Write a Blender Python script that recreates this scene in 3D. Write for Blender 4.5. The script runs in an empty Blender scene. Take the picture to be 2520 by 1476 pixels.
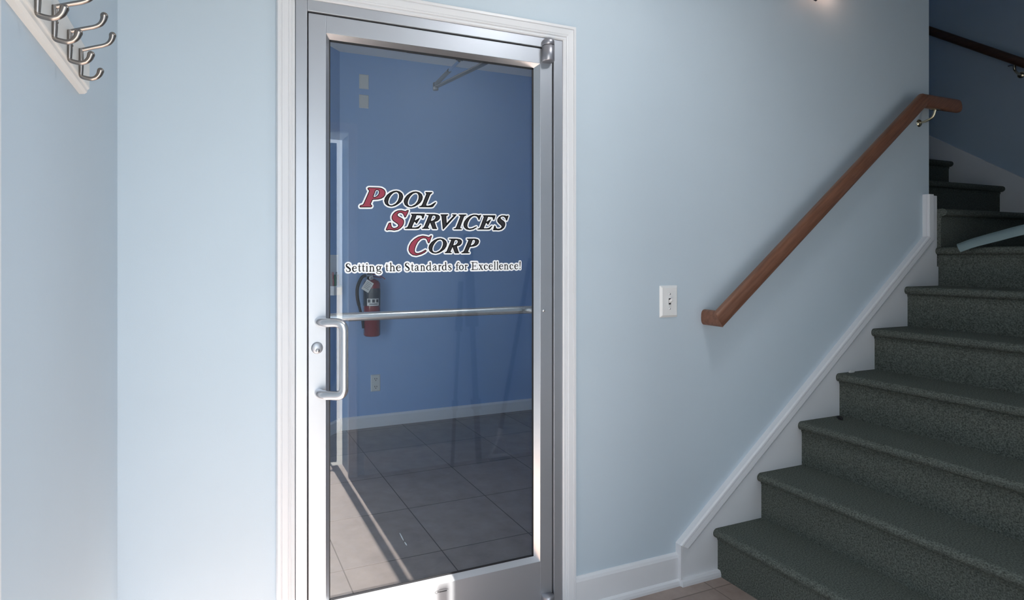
import bpy, bmesh, math, random
import numpy as np
from mathutils import Vector, Matrix
from mathutils.geometry import tessellate_polygon

# ------------------------------------------------------------------ camera, sky, sun, exposure
scene = bpy.context.scene
COL = scene.collection
W_PX, H_PX = 2520, 1476
F_PX, CX_PX, HY_PX = 1373.77, 1031.87, 632.9
YAW, CAM_Z, CAM_Y = 0.3618, 1.3483, -1.7864

cam_data = bpy.data.cameras.new('camera')
cam_data.sensor_fit = 'HORIZONTAL'
cam_data.sensor_width = 36.0
cam_data.lens = 36.0 * F_PX / W_PX
cam_data.shift_x = (W_PX / 2 - CX_PX) / W_PX
cam_data.shift_y = (HY_PX - H_PX / 2) / W_PX
cam_data.clip_start = 0.02
cam = bpy.data.objects.new('camera', cam_data)
cam.location = (0, CAM_Y, CAM_Z)
cam.rotation_euler = (math.pi / 2, 0, -YAW)
COL.objects.link(cam)
scene.camera = cam

world = bpy.data.worlds.new('sky')
scene.world = world
world.use_nodes = True
wn = world.node_tree.nodes['Background']
wn.inputs['Color'].default_value = (0.80, 0.90, 1.0, 1)
wn.inputs['Strength'].default_value = 1.0

sun_d = bpy.data.lights.new('sun', 'SUN')
sun_d.energy = 7.6
sun_d.angle = 0.0093
sun_d.color = (1.0, 0.95, 0.88)
sun = bpy.data.objects.new('sun', sun_d)
SUN_EL = math.atan(1.069)
sun.rotation_euler = (math.pi / 2 - SUN_EL, 0, 0)
sun.location = (0.3, -6, 6)
COL.objects.link(sun)

vs = scene.view_settings
scene.display_settings.display_device = 'sRGB'
vs.view_transform = 'Standard'
vs.look = 'None'
vs.gamma = 1.0
vs.use_curve_mapping = False
vs.exposure = 2.05
scene.cycles.max_bounces = 14
scene.cycles.diffuse_bounces = 8
scene.cycles.glossy_bounces = 6
scene.cycles.transparent_max_bounces = 16
scene.cycles.caustics_reflective = False
scene.cycles.caustics_refractive = False
scene.cycles.sample_clamp_indirect = 6.0

# ------------------------------------------------------------------ materials
def new_mat(name):
    m = bpy.data.materials.new(name)
    m.use_nodes = True
    nt = m.node_tree
    return m, nt, nt.nodes['Principled BSDF']

def paint(name, col, rough=0.6, metal=0.0, spec=0.5, noise=0.0, nscale=6.0, bump=0.0, bscale=200.0, stretch=None, coat=0.0):
    m, nt, b = new_mat(name)
    b.inputs['Roughness'].default_value = rough
    b.inputs['Metallic'].default_value = metal
    b.inputs['Specular IOR Level'].default_value = spec
    b.inputs['Coat Weight'].default_value = coat
    tc = nt.nodes.new('ShaderNodeTexCoord')
    mp = nt.nodes.new('ShaderNodeMapping')
    nt.links.new(tc.outputs['Object'], mp.inputs['Vector'])
    if stretch:
        mp.inputs['Scale'].default_value = stretch
    if noise > 0:
        n = nt.nodes.new('ShaderNodeTexNoise')
        n.inputs['Scale'].default_value = nscale
        n.inputs['Detail'].default_value = 6
        nt.links.new(mp.outputs['Vector'], n.inputs['Vector'])
        r = nt.nodes.new('ShaderNodeValToRGB')
        r.color_ramp.elements[0].position = 0.3
        r.color_ramp.elements[1].position = 0.7
        r.color_ramp.elements[0].color = tuple(c * (1 - noise) for c in col) + (1,)
        r.color_ramp.elements[1].color = tuple(min(1, c * (1 + noise)) for c in col) + (1,)
        nt.links.new(n.outputs['Fac'], r.inputs['Fac'])
        nt.links.new(r.outputs['Color'], b.inputs['Base Color'])
    else:
        b.inputs['Base Color'].default_value = tuple(col) + (1,)
    if bump > 0:
        n2 = nt.nodes.new('ShaderNodeTexNoise')
        n2.inputs['Scale'].default_value = bscale
        n2.inputs['Detail'].default_value = 3
        nt.links.new(mp.outputs['Vector'], n2.inputs['Vector'])
        bp = nt.nodes.new('ShaderNodeBump')
        bp.inputs['Strength'].default_value = bump
        bp.inputs['Distance'].default_value = 0.002
        nt.links.new(n2.outputs['Fac'], bp.inputs['Height'])
        nt.links.new(bp.outputs['Normal'], b.inputs['Normal'])
    return m

def tile_mat(name, base, dark, grout, off, pitch=0.4603):
    m, nt, b = new_mat(name)
    N, L = nt.nodes, nt.links
    b.inputs['Roughness'].default_value = 0.42
    tc = N.new('ShaderNodeTexCoord')
    mp = N.new('ShaderNodeMapping')
    mp.inputs['Location'].default_value = (-off[0], -off[1], 0)
    L.new(tc.outputs['Object'], mp.inputs['Vector'])
    sep = N.new('ShaderNodeSeparateXYZ')
    L.new(mp.outputs['Vector'], sep.inputs['Vector'])
    masks = []
    cells = []
    for ax in 'XY':
        d = N.new('ShaderNodeMath'); d.operation = 'DIVIDE'; d.inputs[1].default_value = pitch
        L.new(sep.outputs[ax], d.inputs[0])
        fl = N.new('ShaderNodeMath'); fl.operation = 'FLOOR'
        L.new(d.outputs[0], fl.inputs[0]); cells.append(fl)
        pp = N.new('ShaderNodeMath'); pp.operation = 'PINGPONG'; pp.inputs[1].default_value = 0.5
        L.new(d.outputs[0], pp.inputs[0])
        lt = N.new('ShaderNodeMath'); lt.operation = 'LESS_THAN'; lt.inputs[1].default_value = 0.0055
        L.new(pp.outputs[0], lt.inputs[0]); masks.append(lt)
    mx = N.new('ShaderNodeMath'); mx.operation = 'MAXIMUM'
    L.new(masks[0].outputs[0], mx.inputs[0]); L.new(masks[1].outputs[0], mx.inputs[1])
    cmb = N.new('ShaderNodeCombineXYZ')
    L.new(cells[0].outputs[0], cmb.inputs['X']); L.new(cells[1].outputs[0], cmb.inputs['Y'])
    wn_ = N.new('ShaderNodeTexWhiteNoise')
    L.new(cmb.outputs[0], wn_.inputs['Vector'])
    n = N.new('ShaderNodeTexNoise'); n.inputs['Scale'].default_value = 9; n.inputs['Detail'].default_value = 9
    n.inputs['Roughness'].default_value = 0.65
    L.new(tc.outputs['Object'], n.inputs['Vector'])
    add = N.new('ShaderNodeMath'); add.operation = 'MULTIPLY_ADD'; add.inputs[1].default_value = 0.16; 
    L.new(wn_.outputs['Value'], add.inputs[0]); L.new(n.outputs['Fac'], add.inputs[2])
    r = N.new('ShaderNodeValToRGB')
    r.color_ramp.elements[0].position = 0.35; r.color_ramp.elements[1].position = 0.78
    r.color_ramp.elements[0].color = dark + (1,); r.color_ramp.elements[1].color = base + (1,)
    L.new(add.outputs[0], r.inputs['Fac'])
    mixc = N.new('ShaderNodeMix'); mixc.data_type = 'RGBA'
    L.new(mx.outputs[0], mixc.inputs['Factor'])
    L.new(r.outputs['Color'], mixc.inputs['A'])
    mixc.inputs['B'].default_value = grout + (1,)
    L.new(mixc.outputs['Result'], b.inputs['Base Color'])
    inv = N.new('ShaderNodeMath'); inv.operation = 'SUBTRACT'; inv.inputs[0].default_value = 1.0
    L.new(mx.outputs[0], inv.inputs[1])
    bp = N.new('ShaderNodeBump'); bp.inputs['Strength'].default_value = 0.4; bp.inputs['Distance'].default_value = 0.002
    L.new(inv.outputs[0], bp.inputs['Height']); L.new(bp.outputs['Normal'], b.inputs['Normal'])
    return m

def glass_mat(name, tint):
    # clear pane: transparent with a Schlick mirror term worked out from the viewing angle
    m, nt, b = new_mat(name)
    N, L = nt.nodes, nt.links
    N.remove(b)
    out = [x for x in N if x.type == 'OUTPUT_MATERIAL'][0]
    geo = N.new('ShaderNodeNewGeometry')
    dot = N.new('ShaderNodeVectorMath'); dot.operation = 'DOT_PRODUCT'
    L.new(geo.outputs['Normal'], dot.inputs[0]); L.new(geo.outputs['Incoming'], dot.inputs[1])
    ab = N.new('ShaderNodeMath'); ab.operation = 'ABSOLUTE'; L.new(dot.outputs['Value'], ab.inputs[0])
    om = N.new('ShaderNodeMath'); om.operation = 'SUBTRACT'; om.inputs[0].default_value = 1.0; L.new(ab.outputs[0], om.inputs[1])
    pw = N.new('ShaderNodeMath'); pw.operation = 'POWER'; pw.inputs[1].default_value = 5.0; L.new(om.outputs[0], pw.inputs[0])
    fr = N.new('ShaderNodeMath'); fr.operation = 'MULTIPLY_ADD'; fr.inputs[1].default_value = 0.95; fr.inputs[2].default_value = 0.07
    L.new(pw.outputs[0], fr.inputs[0])
    tr = N.new('ShaderNodeBsdfTransparent'); tr.inputs['Color'].default_value = tint + (1,)
    gl = N.new('ShaderNodeBsdfGlossy'); gl.inputs['Roughness'].default_value = 0.0
    mix = N.new('ShaderNodeMixShader')
    L.new(fr.outputs[0], mix.inputs['Fac']); L.new(tr.outputs[0], mix.inputs[1]); L.new(gl.outputs[0], mix.inputs[2])
    L.new(mix.outputs[0], out.inputs['Surface'])
    return m

def wood_mat(name, a, b_, axis_scale, rot=(0, 0, 0)):
    m, nt, b = new_mat(name)
    N, L = nt.nodes, nt.links
    b.inputs['Roughness'].default_value = 0.38
    tc = N.new('ShaderNodeTexCoord'); mp = N.new('ShaderNodeMapping')
    mp.vector_type = 'TEXTURE'
    mp.inputs['Rotation'].default_value = rot
    mp.inputs['Scale'].default_value = tuple(1 / q for q in axis_scale)
    L.new(tc.outputs['Object'], mp.inputs['Vector'])
    n = N.new('ShaderNodeTexNoise'); n.inputs['Scale'].default_value = 14; n.inputs['Detail'].default_value = 8
    L.new(mp.outputs['Vector'], n.inputs['Vector'])
    r = N.new('ShaderNodeValToRGB')
    r.color_ramp.elements[0].position = 0.3; r.color_ramp.elements[1].position = 0.72
    r.color_ramp.elements[0].color = a + (1,); r.color_ramp.elements[1].color = b_ + (1,)
    L.new(n.outputs['Fac'], r.inputs['Fac']); L.new(r.outputs['Color'], b.inputs['Base Color'])
    return m

def emit_mat(name, col, strength):
    m, nt, b = new_mat(name)
    b.inputs['Base Color'].default_value = col + (1,)
    b.inputs['Emission Color'].default_value = col + (1,)
    b.inputs['Emission Strength'].default_value = strength
    return m

M_WALL = paint('pale_blue_paint', (0.53, 0.62, 0.69), 0.55, noise=0.015, nscale=3, bump=0.06, bscale=260)
M_WALL_IN = paint('pale_paint_in_blue_light', (0.29, 0.445, 0.72), 0.5, noise=0.015, nscale=3, bump=0.06, bscale=260)  # wall paint made bluer: the inner room's bluish light is in the colour
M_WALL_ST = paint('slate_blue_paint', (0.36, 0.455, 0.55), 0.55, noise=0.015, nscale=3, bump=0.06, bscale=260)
M_CEIL = paint('ceiling_white', (0.75, 0.75, 0.74), 0.9)
M_TRIM = paint('trim_white', (0.72, 0.73, 0.75), 0.35, noise=0.015, nscale=5)
M_LEAF = paint('grey_blue_door_paint', (0.22, 0.29, 0.37), 0.4)
M_CREAM = paint('cream_white', (0.76, 0.74, 0.70), 0.35)
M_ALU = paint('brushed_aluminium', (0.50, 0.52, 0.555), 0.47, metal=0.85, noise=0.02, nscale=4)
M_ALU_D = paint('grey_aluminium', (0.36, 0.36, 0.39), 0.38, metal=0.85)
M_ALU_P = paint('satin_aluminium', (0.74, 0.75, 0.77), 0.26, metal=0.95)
M_NICKEL = paint('satin_nickel', (0.30, 0.268, 0.245), 0.26, metal=1.0)
M_BLACK = paint('black_rubber', (0.008, 0.008, 0.010), 0.6)
M_CLOSER = paint('dark_bronze', (0.10, 0.11, 0.13), 0.4, metal=0.5)
M_GLASS = glass_mat('door_glass', (0.955, 0.975, 0.985))
M_FLOOR = tile_mat('foyer_tile', (0.37, 0.290, 0.255), (0.25, 0.190, 0.165), (0.17, 0.13, 0.115), (0.5456, -0.545))
M_FLOOR_IN = tile_mat('inner_tile', (0.29, 0.252, 0.236), (0.195, 0.168, 0.158), (0.05, 0.043, 0.040), (1.0056, 0.5781))
M_CARPET = paint('charcoal_green_carpet', (0.100, 0.112, 0.100), 1.0, spec=0.05, noise=0.55, nscale=210, bump=0.6, bscale=500)
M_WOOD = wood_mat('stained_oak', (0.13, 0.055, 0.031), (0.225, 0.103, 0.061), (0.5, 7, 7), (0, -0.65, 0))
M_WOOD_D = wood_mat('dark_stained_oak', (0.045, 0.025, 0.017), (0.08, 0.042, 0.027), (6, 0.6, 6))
M_BRASS = paint('satin_brass', (0.62, 0.55, 0.40), 0.25, metal=1.0)
M_PLASTIC = paint('white_plastic', (0.80, 0.80, 0.79), 0.35)
M_IVORY = paint('ivory_plastic', (0.62, 0.64, 0.62), 0.4)
M_RED = paint('extinguisher_red', (0.215, 0.020, 0.028), 0.22, coat=0.5)
M_LABEL = paint('dark_label', (0.030, 0.035, 0.050), 0.35)
M_PAPER = paint('paper_white', (0.72, 0.73, 0.71), 0.6, noise=0.05, nscale=80)
M_STEEL = paint('bright_steel', (0.75, 0.75, 0.76), 0.2, metal=1.0)
M_HOSE = paint('black_hose', (0.015, 0.016, 0.022), 0.5)
M_SKIRT = M_TRIM
M_POLE = paint('dark_blue_pole', (0.025, 0.035, 0.06), 0.4)
M_VINYL_W = paint('white_vinyl', (0.86, 0.87, 0.88), 0.45)
M_VINYL_K = paint('black_vinyl', (0.004, 0.004, 0.005), 0.6, spec=0.15)
M_VINYL_G = paint('charcoal_vinyl', (0.030, 0.029, 0.034), 0.6, spec=0.2)
M_VINYL_R = paint('burgundy_vinyl', (0.30, 0.045, 0.075), 0.5, spec=0.3)
M_CHANNEL = paint('pale_grey_green_plastic', (0.19, 0.26, 0.27), 0.3)
M_GROUND = paint('concrete', (0.42, 0.40, 0.37), 0.9, noise=0.1, nscale=3)
M_BULB = emit_mat('warm_bulb', (1.0, 0.60, 0.42), 6.5)
M_DIFFUSER = emit_mat('fill_light_diffuser', (0.95, 0.97, 1.0), 7.0)
M_SHADE = paint('frosted_glass_shade', (0.85, 0.78, 0.68), 0.5)
M_BRONZE = paint('dark_bronze_fixture', (0.03, 0.035, 0.05), 0.4, metal=0.6)

# ------------------------------------------------------------------ mesh helpers
class MB:
    """collects shapes, then links them as ONE mesh object"""
    def __init__(self):
        self.v, self.f, self.m, self.s = [], [], [], []

    def add(self, vs_, fs, mi=0, smooth=False):
        o = len(self.v)
        self.v += [tuple(x) for x in vs_]
        for f in fs:
            self.f.append([i + o for i in f]); self.m.append(mi); self.s.append(smooth)

    def box(self, a, b, mi=0):
        x0, y0, z0 = a; x1, y1, z1 = b
        self.add([(x0, y0, z0), (x1, y0, z0), (x1, y1, z0), (x0, y1, z0), (x0, y0, z1), (x1, y0, z1), (x1, y1, z1), (x0, y1, z1)],
                 [(0, 3, 2, 1), (4, 5, 6, 7), (0, 1, 5, 4), (1, 2, 6, 5), (2, 3, 7, 6), (3, 0, 4, 7)], mi)

    def tube(self, pts, r, n=16, mi=0, caps=True, squash=(1, 1)):
        pts = [Vector(p) for p in pts]
        rs = r if isinstance(r, (list, tuple)) else [r] * len(pts)
        up = None; rings = []
        for i, p in enumerate(pts):
            a = pts[max(0, i - 1)]; c = pts[min(len(pts) - 1, i + 1)]
            t = (c - a).normalized()
            if up is None:
                ref = Vector((0, 0, 1)) if abs(t.z) < 0.9 else Vector((0, 1, 0))
                up = (ref - t * ref.dot(t)).normalized()
            else:
                up = (up - t * up.dot(t)).normalized()
            sd = t.cross(up)
            rings.append([p + (up * math.cos(k * 2 * math.pi / n) * squash[0] + sd * math.sin(k * 2 * math.pi / n) * squash[1]) * rs[i] for k in range(n)])
        vs_ = [q for rg in rings for q in rg]
        fs = []
        for i in range(len(rings) - 1):
            for k in range(n):
                k2 = (k + 1) % n
                fs.append((i * n + k, i * n + k2, (i + 1) * n + k2, (i + 1) * n + k))
        self.add(vs_, fs, mi, True)
        if caps:
            self.add(rings[0], [tuple(reversed(range(n)))], mi)
            self.add(rings[-1], [tuple(range(n))], mi)

    def lathe(self, prof, centre, axis=(0, 0, 1), n=32, mi=0):
        """prof: (radius, height along axis)"""
        ax = Vector(axis).normalized()
        ref = Vector((0, 0, 1)) if abs(ax.z) < 0.9 else Vector((1, 0, 0))
        u = (ref - ax * ref.dot(ax)).normalized(); w = ax.cross(u)
        c = Vector(centre)
        vs_ = []
        for r, h in prof:
            for k in range(n):
                a = 2 * math.pi * k / n
                vs_.append(c + ax * h + (u * math.cos(a) + w * math.sin(a)) * max(r, 1e-5))
        fs = []
        for i in range(len(prof) - 1):
            for k in range(n):
                k2 = (k + 1) % n
                fs.append((i * n + k, i * n + k2, (i + 1) * n + k2, (i + 1) * n + k))
        self.add(vs_, fs, mi, True)

    def prism(self, poly, fn, d0, d1, mi=0):
        """poly in 2D; fn(a, b, d) -> 3D point"""
        n = len(poly)
        vs_ = [fn(a, b, d0) for a, b in poly] + [fn(a, b, d1) for a, b in poly]
        fs = [(k, (k + 1) % n, n + (k + 1) % n, n + k) for k in range(n)]
        fs += [tuple(reversed(range(n))), tuple(range(n, 2 * n))]
        self.add(vs_, fs, mi)

    def sweep(self, prof, path, right, up, n0=None, n1=None, mi=0):
        """prof (a along right, b along up) between two points, ends cut on planes with normals n0, n1"""
        p0, p1 = Vector(path[0]), Vector(path[1])
        d = (p1 - p0).normalized(); R = Vector(right); U = Vector(up)
        n0 = Vector(n0) if n0 else d; n1 = Vector(n1) if n1 else d
        A, B = [], []
        for a, b in prof:
            off = R * a + U * b
            A.append(p0 + off - d * (off.dot(n0) / d.dot(n0)))
            B.append(p1 + off - d * (off.dot(n1) / d.dot(n1)))
        n = len(prof)
        fs = [(k, (k + 1) % n, n + (k + 1) % n, n + k) for k in range(n)]
        fs += [tuple(reversed(range(n))), tuple(range(n, 2 * n))]
        self.add(A + B, fs, mi)

    def fill(self, outer, hole, y, mi):
        polys = [[Vector((a, b, 0)) for a, b in outer]]
        if hole:
            polys.append([Vector((a, b, 0)) for a, b in hole])
        tris = tessellate_polygon(polys)
        flat = [p for pl in polys for p in pl]
        self.add([(p.x, y, p.y) for p in flat], [tuple(t) for t in tris], mi)

    def build(self, name, mats, parent=None, bevel=0.0, fixn=True, segs=2):
        me = bpy.data.meshes.new(name)
        me.from_pydata(self.v, [], self.f)
        mats = mats if isinstance(mats, (list, tuple)) else [mats]
        for m in mats:
            me.materials.append(m)
        for p, mi, s in zip(me.polygons, self.m, self.s):
            p.material_index = mi; p.use_smooth = s
        if fixn:
            bm = bmesh.new(); bm.from_mesh(me)
            bmesh.ops.recalc_face_normals(bm, faces=bm.faces)
            bm.to_mesh(me); bm.free()
        o = bpy.data.objects.new(name, me)
        COL.objects.link(o)
        if bevel > 0:
            md = o.modifiers.new('edge', 'BEVEL'); md.width = bevel; md.segments = segs; md.limit_method = 'ANGLE'
            md.angle_limit = math.radians(40)
        if parent is not None:
            o.parent = parent
            o.matrix_parent_inverse = Matrix.Translation(parent.location).inverted()
        return o

class Field:
    """flat shape in a plane y = const: a union of round-ended strokes and filled outlines, meshed without overlaps"""
    def __init__(self, x0, x1, z0, z1, h=0.00055):
        self.x0, self.z0, self.h = x0, z0, h
        self.nx, self.nz = int((x1 - x0) / h) + 2, int((z1 - z0) / h) + 2
        self.d = np.full((self.nz, self.nx), 1.0)
        self.X = x0 + np.arange(self.nx) * h
        self.Z = z0 + np.arange(self.nz) * h

    def _win(self, xa, xb, za, zb):
        i0 = max(0, int((xa - self.x0) / self.h) - 1); i1 = min(self.nx, int((xb - self.x0) / self.h) + 3)
        k0 = max(0, int((za - self.z0) / self.h) - 1); k1 = min(self.nz, int((zb - self.z0) / self.h) + 3)
        return i0, i1, k0, k1

    def stroke(self, pts, hw, closed=False):
        hs = hw if isinstance(hw, (list, tuple)) else [hw] * len(pts)
        n = len(pts)
        for i in range(n if closed else n - 1):
            a, b = pts[i], pts[(i + 1) % n]; ra, rb = hs[i], hs[(i + 1) % n]
            r = max(ra, rb) + 2 * self.h
            i0, i1, k0, k1 = self._win(min(a[0], b[0]) - r, max(a[0], b[0]) + r, min(a[1], b[1]) - r, max(a[1], b[1]) + r)
            if i1 <= i0 or k1 <= k0: continue
            gx = self.X[None, i0:i1]; gz = self.Z[k0:k1, None]
            dx, dz = b[0] - a[0], b[1] - a[1]
            L2 = dx * dx + dz * dz + 1e-14
            t = np.clip(((gx - a[0]) * dx + (gz - a[1]) * dz) / L2, 0, 1)
            dd = np.hypot(gx - a[0] - t * dx, gz - a[1] - t * dz) - (ra + (rb - ra) * t)
            self.d[k0:k1, i0:i1] = np.minimum(self.d[k0:k1, i0:i1], dd)

    def fill(self, outer, hole=None):
        xs = [p[0] for p in outer]; zs = [p[1] for p in outer]
        i0, i1, k0, k1 = self._win(min(xs), max(xs), min(zs), max(zs))
        gx = self.X[None, i0:i1]; gz = self.Z[k0:k1, None]
        ins = np.zeros((k1 - k0, i1 - i0), bool)
        for poly in [outer] + ([hole] if hole else []):
            for i in range(len(poly)):
                a, b = poly[i], poly[(i + 1) % len(poly)]
                if a[1] == b[1]: continue
                c = (a[1] > gz) != (b[1] > gz)
                ins ^= c & (gx < (b[0] - a[0]) * (gz - a[1]) / (b[1] - a[1]) + a[0])
        w = self.d[k0:k1, i0:i1]
        w[ins] = np.minimum(w[ins], -self.h)

    def mesh(self, mb, y, mi):
        d, h = self.d, self.h
        inside = d < 0
        full = inside[:-1, :-1] & inside[:-1, 1:] & inside[1:, :-1] & inside[1:, 1:]
        some = inside[:-1, :-1] | inside[:-1, 1:] | inside[1:, :-1] | inside[1:, 1:]
        for k in range(self.nz - 1):
            row = full[k]
            idx = np.flatnonzero(np.diff(np.concatenate(([0], row.view(np.int8), [0]))))
            z0, z1 = self.Z[k], self.Z[k + 1]
            for s0, s1 in zip(idx[::2], idx[1::2]):
                xa, xb = self.X[s0], self.X[s1]
                mb.add([(xa, y, z0), (xb, y, z0), (xb, y, z1), (xa, y, z1)], [(0, 1, 2, 3)], mi)
        for k, i in zip(*np.nonzero(some & ~full)):
            cs = [(i, k), (i + 1, k), (i + 1, k + 1), (i, k + 1)]
            poly = []
            for q in range(4):
                (ia, ka), (ib, kb) = cs[q], cs[(q + 1) % 4]
                da, db = d[ka, ia], d[kb, ib]
                if da < 0: poly.append((self.X[ia], y, self.Z[ka]))
                if (da < 0) != (db < 0):
                    t = da / (da - db)
                    poly.append((self.X[ia] + (self.X[ib] - self.X[ia]) * t, y, self.Z[ka] + (self.Z[kb] - self.Z[ka]) * t))
            if len(poly) >= 3:
                mb.add(poly, [tuple(range(len(poly)))], mi)

def box_obj(name, a, b, mat, parent=None, bevel=0.0):
    mb = MB(); mb.box(a, b)
    return mb.build(name, mat, parent, bevel)

def thing(name, label, cat, loc, group=None, kind=None):
    o = bpy.data.objects.new(name, None)
    o.empty_display_size = 0.1
    o.location = loc
    COL.objects.link(o)
    o['label'] = label; o['category'] = cat
    if group: o['group'] = group
    if kind: o['kind'] = kind
    return o

def tag(o, label, cat, group=None, kind=None):
    o['label'] = label; o['category'] = cat
    if group: o['group'] = group
    if kind: o['kind'] = kind
    return o

def struct(o, label=None, cat=None):
    o['kind'] = 'structure'
    if label: o['label'] = label
    if cat: o['category'] = cat
    return o

def bez(pts, n=8):
    """Catmull-Rom through points of any dimension"""
    out = []
    P = [pts[0]] + list(pts) + [pts[-1]]
    for i in range(1, len(P) - 2):
        for k in range(n):
            t = k / n
            out.append(tuple(0.5 * ((2 * b) + (c - a) * t + (2 * a - 5 * b + 4 * c - d) * t * t + (3 * b - a - 3 * c + d) * t ** 3)
                             for a, b, c, d in zip(P[i - 1], P[i], P[i + 1], P[i + 2])))
    out.append(tuple(pts[-1]))
    return out

def rounded(corners, r, n=6):
    """polyline with circular-ish fillets of radius r"""
    out = [Vector(corners[0])]
    for i in range(1, len(corners) - 1):
        a, b, c = Vector(corners[i - 1]), Vector(corners[i]), Vector(corners[i + 1])
        p = b + (a - b).normalized() * r; q = b + (c - b).normalized() * r
        for k in range(n + 1):
            t = k / n
            out.append(p * (1 - t) ** 2 + b * 2 * t * (1 - t) + q * t * t)
    out.append(Vector(corners[-1]))
    return out

# ------------------------------------------------------------------ the shell
XL = -0.2407          # left wall face
XC = 3.5247           # end of the front wall, where the stairs turn
XR = 4.73             # far wall of the stairwell
YB = 2.50             # back wall of the inner room
YE = -1.52            # inner face of the entry wall
Z1 = 2.74             # foyer ceiling
Z2 = 4.60             # stairwell ceiling

mb = MB()
mb.box((XL - 0.12, 0, 0), (0.2575, 0.12, Z2))
mb.box((1.2565, 0, 0), (XC, 0.12, Z2))
mb.box((0.2575, 0, 2.1695), (1.2565, 0.12, Z2))
struct(mb.build('wall_front', M_WALL), 'pale blue wall with the glass door', 'wall')
struct(box_obj('wall_left', (XL - 0.12, -1.74, 0), (XL, 0.0, Z1), M_WALL), 'pale blue side wall carrying the coat rack', 'wall')
mb = MB()
mb.box((XL, YE - 0.22, 0), (-0.20, YE, Z1))
mb.box((0.822, YE - 0.22, 0), (2.22, YE, Z1))
mb.box((-0.20, YE - 0.22, 2.11), (0.822, YE, Z1))
struct(mb.build('wall_entry', M_WALL), 'pale blue wall around the entry opening behind the camera', 'wall')
YW = -3.00            # window wall of an unseen bay added to light the stair side
struct(box_obj('wall_added_bay', (2.10, YW, 0), (2.22, YE - 0.22, Z2), M_WALL))
struct(box_obj('wall_right', (3.30, YW, 0), (3.42, -1.19, Z2), M_WALL))
struct(box_obj('wall_stairs', (3.42, -1.31, 0), (XR, -1.19, Z2), M_WALL))
WX0, WX1, WZ0, WZ1 = 2.26, 2.78, 0.10, 1.88
mb = MB()
mb.box((2.10, YW - 0.12, 0), (WX0, YW, Z2)); mb.box((WX1, YW - 0.12, 0), (3.42, YW, Z2))
mb.box((WX0, YW - 0.12, 0), (WX1, YW, WZ0)); mb.box((WX0, YW - 0.12, WZ1), (WX1, YW, Z2))
struct(mb.build('wall_added_bay_window', M_WALL))
mb = MB()
for a, b in (((WX0, YW - 0.09, WZ0), (WX0 + 0.04, YW - 0.03, WZ1)), ((WX1 - 0.04, YW - 0.09, WZ0), (WX1, YW - 0.03, WZ1)),
             ((WX0 + 0.04, YW - 0.09, WZ0), (WX1 - 0.04, YW - 0.03, WZ0 + 0.04)), ((WX0 + 0.04, YW - 0.09, WZ1 - 0.04), (WX1 - 0.04, YW - 0.03, WZ1))):
    mb.box(a, b)
struct(mb.build('fill_window_2', M_TRIM))  # frame of the added bay window that brightens the stairs
struct(box_obj('wall_header', (2.10, YE - 0.22, Z1), (2.22, 0.0, Z2), M_WALL))
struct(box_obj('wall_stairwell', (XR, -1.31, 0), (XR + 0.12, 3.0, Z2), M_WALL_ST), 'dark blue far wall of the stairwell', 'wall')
mb = MB(); mb.box((3.405, 0.12, 0), (XC, 3.0, Z2))
struct(mb.build('wall_inner', M_WALL_IN))
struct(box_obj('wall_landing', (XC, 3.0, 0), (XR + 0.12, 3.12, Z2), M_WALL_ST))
struct(box_obj('wall_back', (0.86, YB, 0), (3.405, YB + 0.12, 2.95), M_WALL_IN), 'blue back wall seen through the door glass', 'wall')
mb = MB()
mb.prism([(0.96, YB), (-0.36, 1.30), (-0.44, 1.39), (0.86, YB + 0.12)], lambda a, b, d: (a, b, d), 0, 2.95)
struct(mb.build('wall_angled', M_WALL_IN))
mb = MB()
mb.box((-0.48, 0.12, 0), (-0.36, 0.24, 2.95)); mb.box((-0.48, 1.24, 0), (-0.36, 1.39, 2.95))
mb.box((-0.48, 0.24, 0), (-0.36, 1.24, 0.06)); mb.box((-0.48, 0.24, 2.00), (-0.36, 1.24, 2.95))
struct(mb.build('wall_side', M_WALL_IN))
mb = MB()
for (a, b) in (((-0.46, 0.24, 0.06), (-0.38, 0.28, 2.00)), ((-0.46, 1.20, 0.06), (-0.38, 1.24, 2.00)), ((-0.46, 0.28, 0.06), (-0.38, 1.20, 0.10)),
               ((-0.46, 0.28, 1.96), (-0.38, 1.20, 2.00)), ((-0.45, 0.28, 1.02), (-0.39, 1.20, 1.06))):
    mb.box(a, b)
struct(mb.build('fill_window_1', M_TRIM))  # unseen window added to light the inner room
mb = MB(); mb.box((XL - 0.12, -1.74, -0.06), (XR, 0.0, 0.0)); mb.box((2.10, YW - 0.12, -0.06), (3.42, -1.74, 0.0))
struct(mb.build('floor', M_FLOOR), 'taupe tile floor of the foyer', 'floor')
struct(box_obj('floor_inner', (-0.48, 0.0, -0.06), (3.405, YB + 0.12, 0.0), M_FLOOR_IN), 'grey tile floor behind the glass door', 'floor')
struct(box_obj('ceiling', (XL - 0.12, -1.74, Z1), (2.10, 0.0, Z1 + 0.1), M_CEIL))
struct(box_obj('ceiling_inner', (-0.48, 0.12, 2.95), (3.405, YB + 0.12, 3.05), M_CEIL))
struct(box_obj('ceiling_stairwell', (2.10, YW - 0.12, Z2), (XR + 0.12, 3.12, Z2 + 0.1), M_CEIL))
struct(box_obj('ground', (-14, -24, -0.10), (14, -1.74, -0.061), M_GROUND))
struct(box_obj('ground_side', (-14, -1.74, -0.10), (-0.5, 14, -0.02), M_GROUND))

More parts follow.
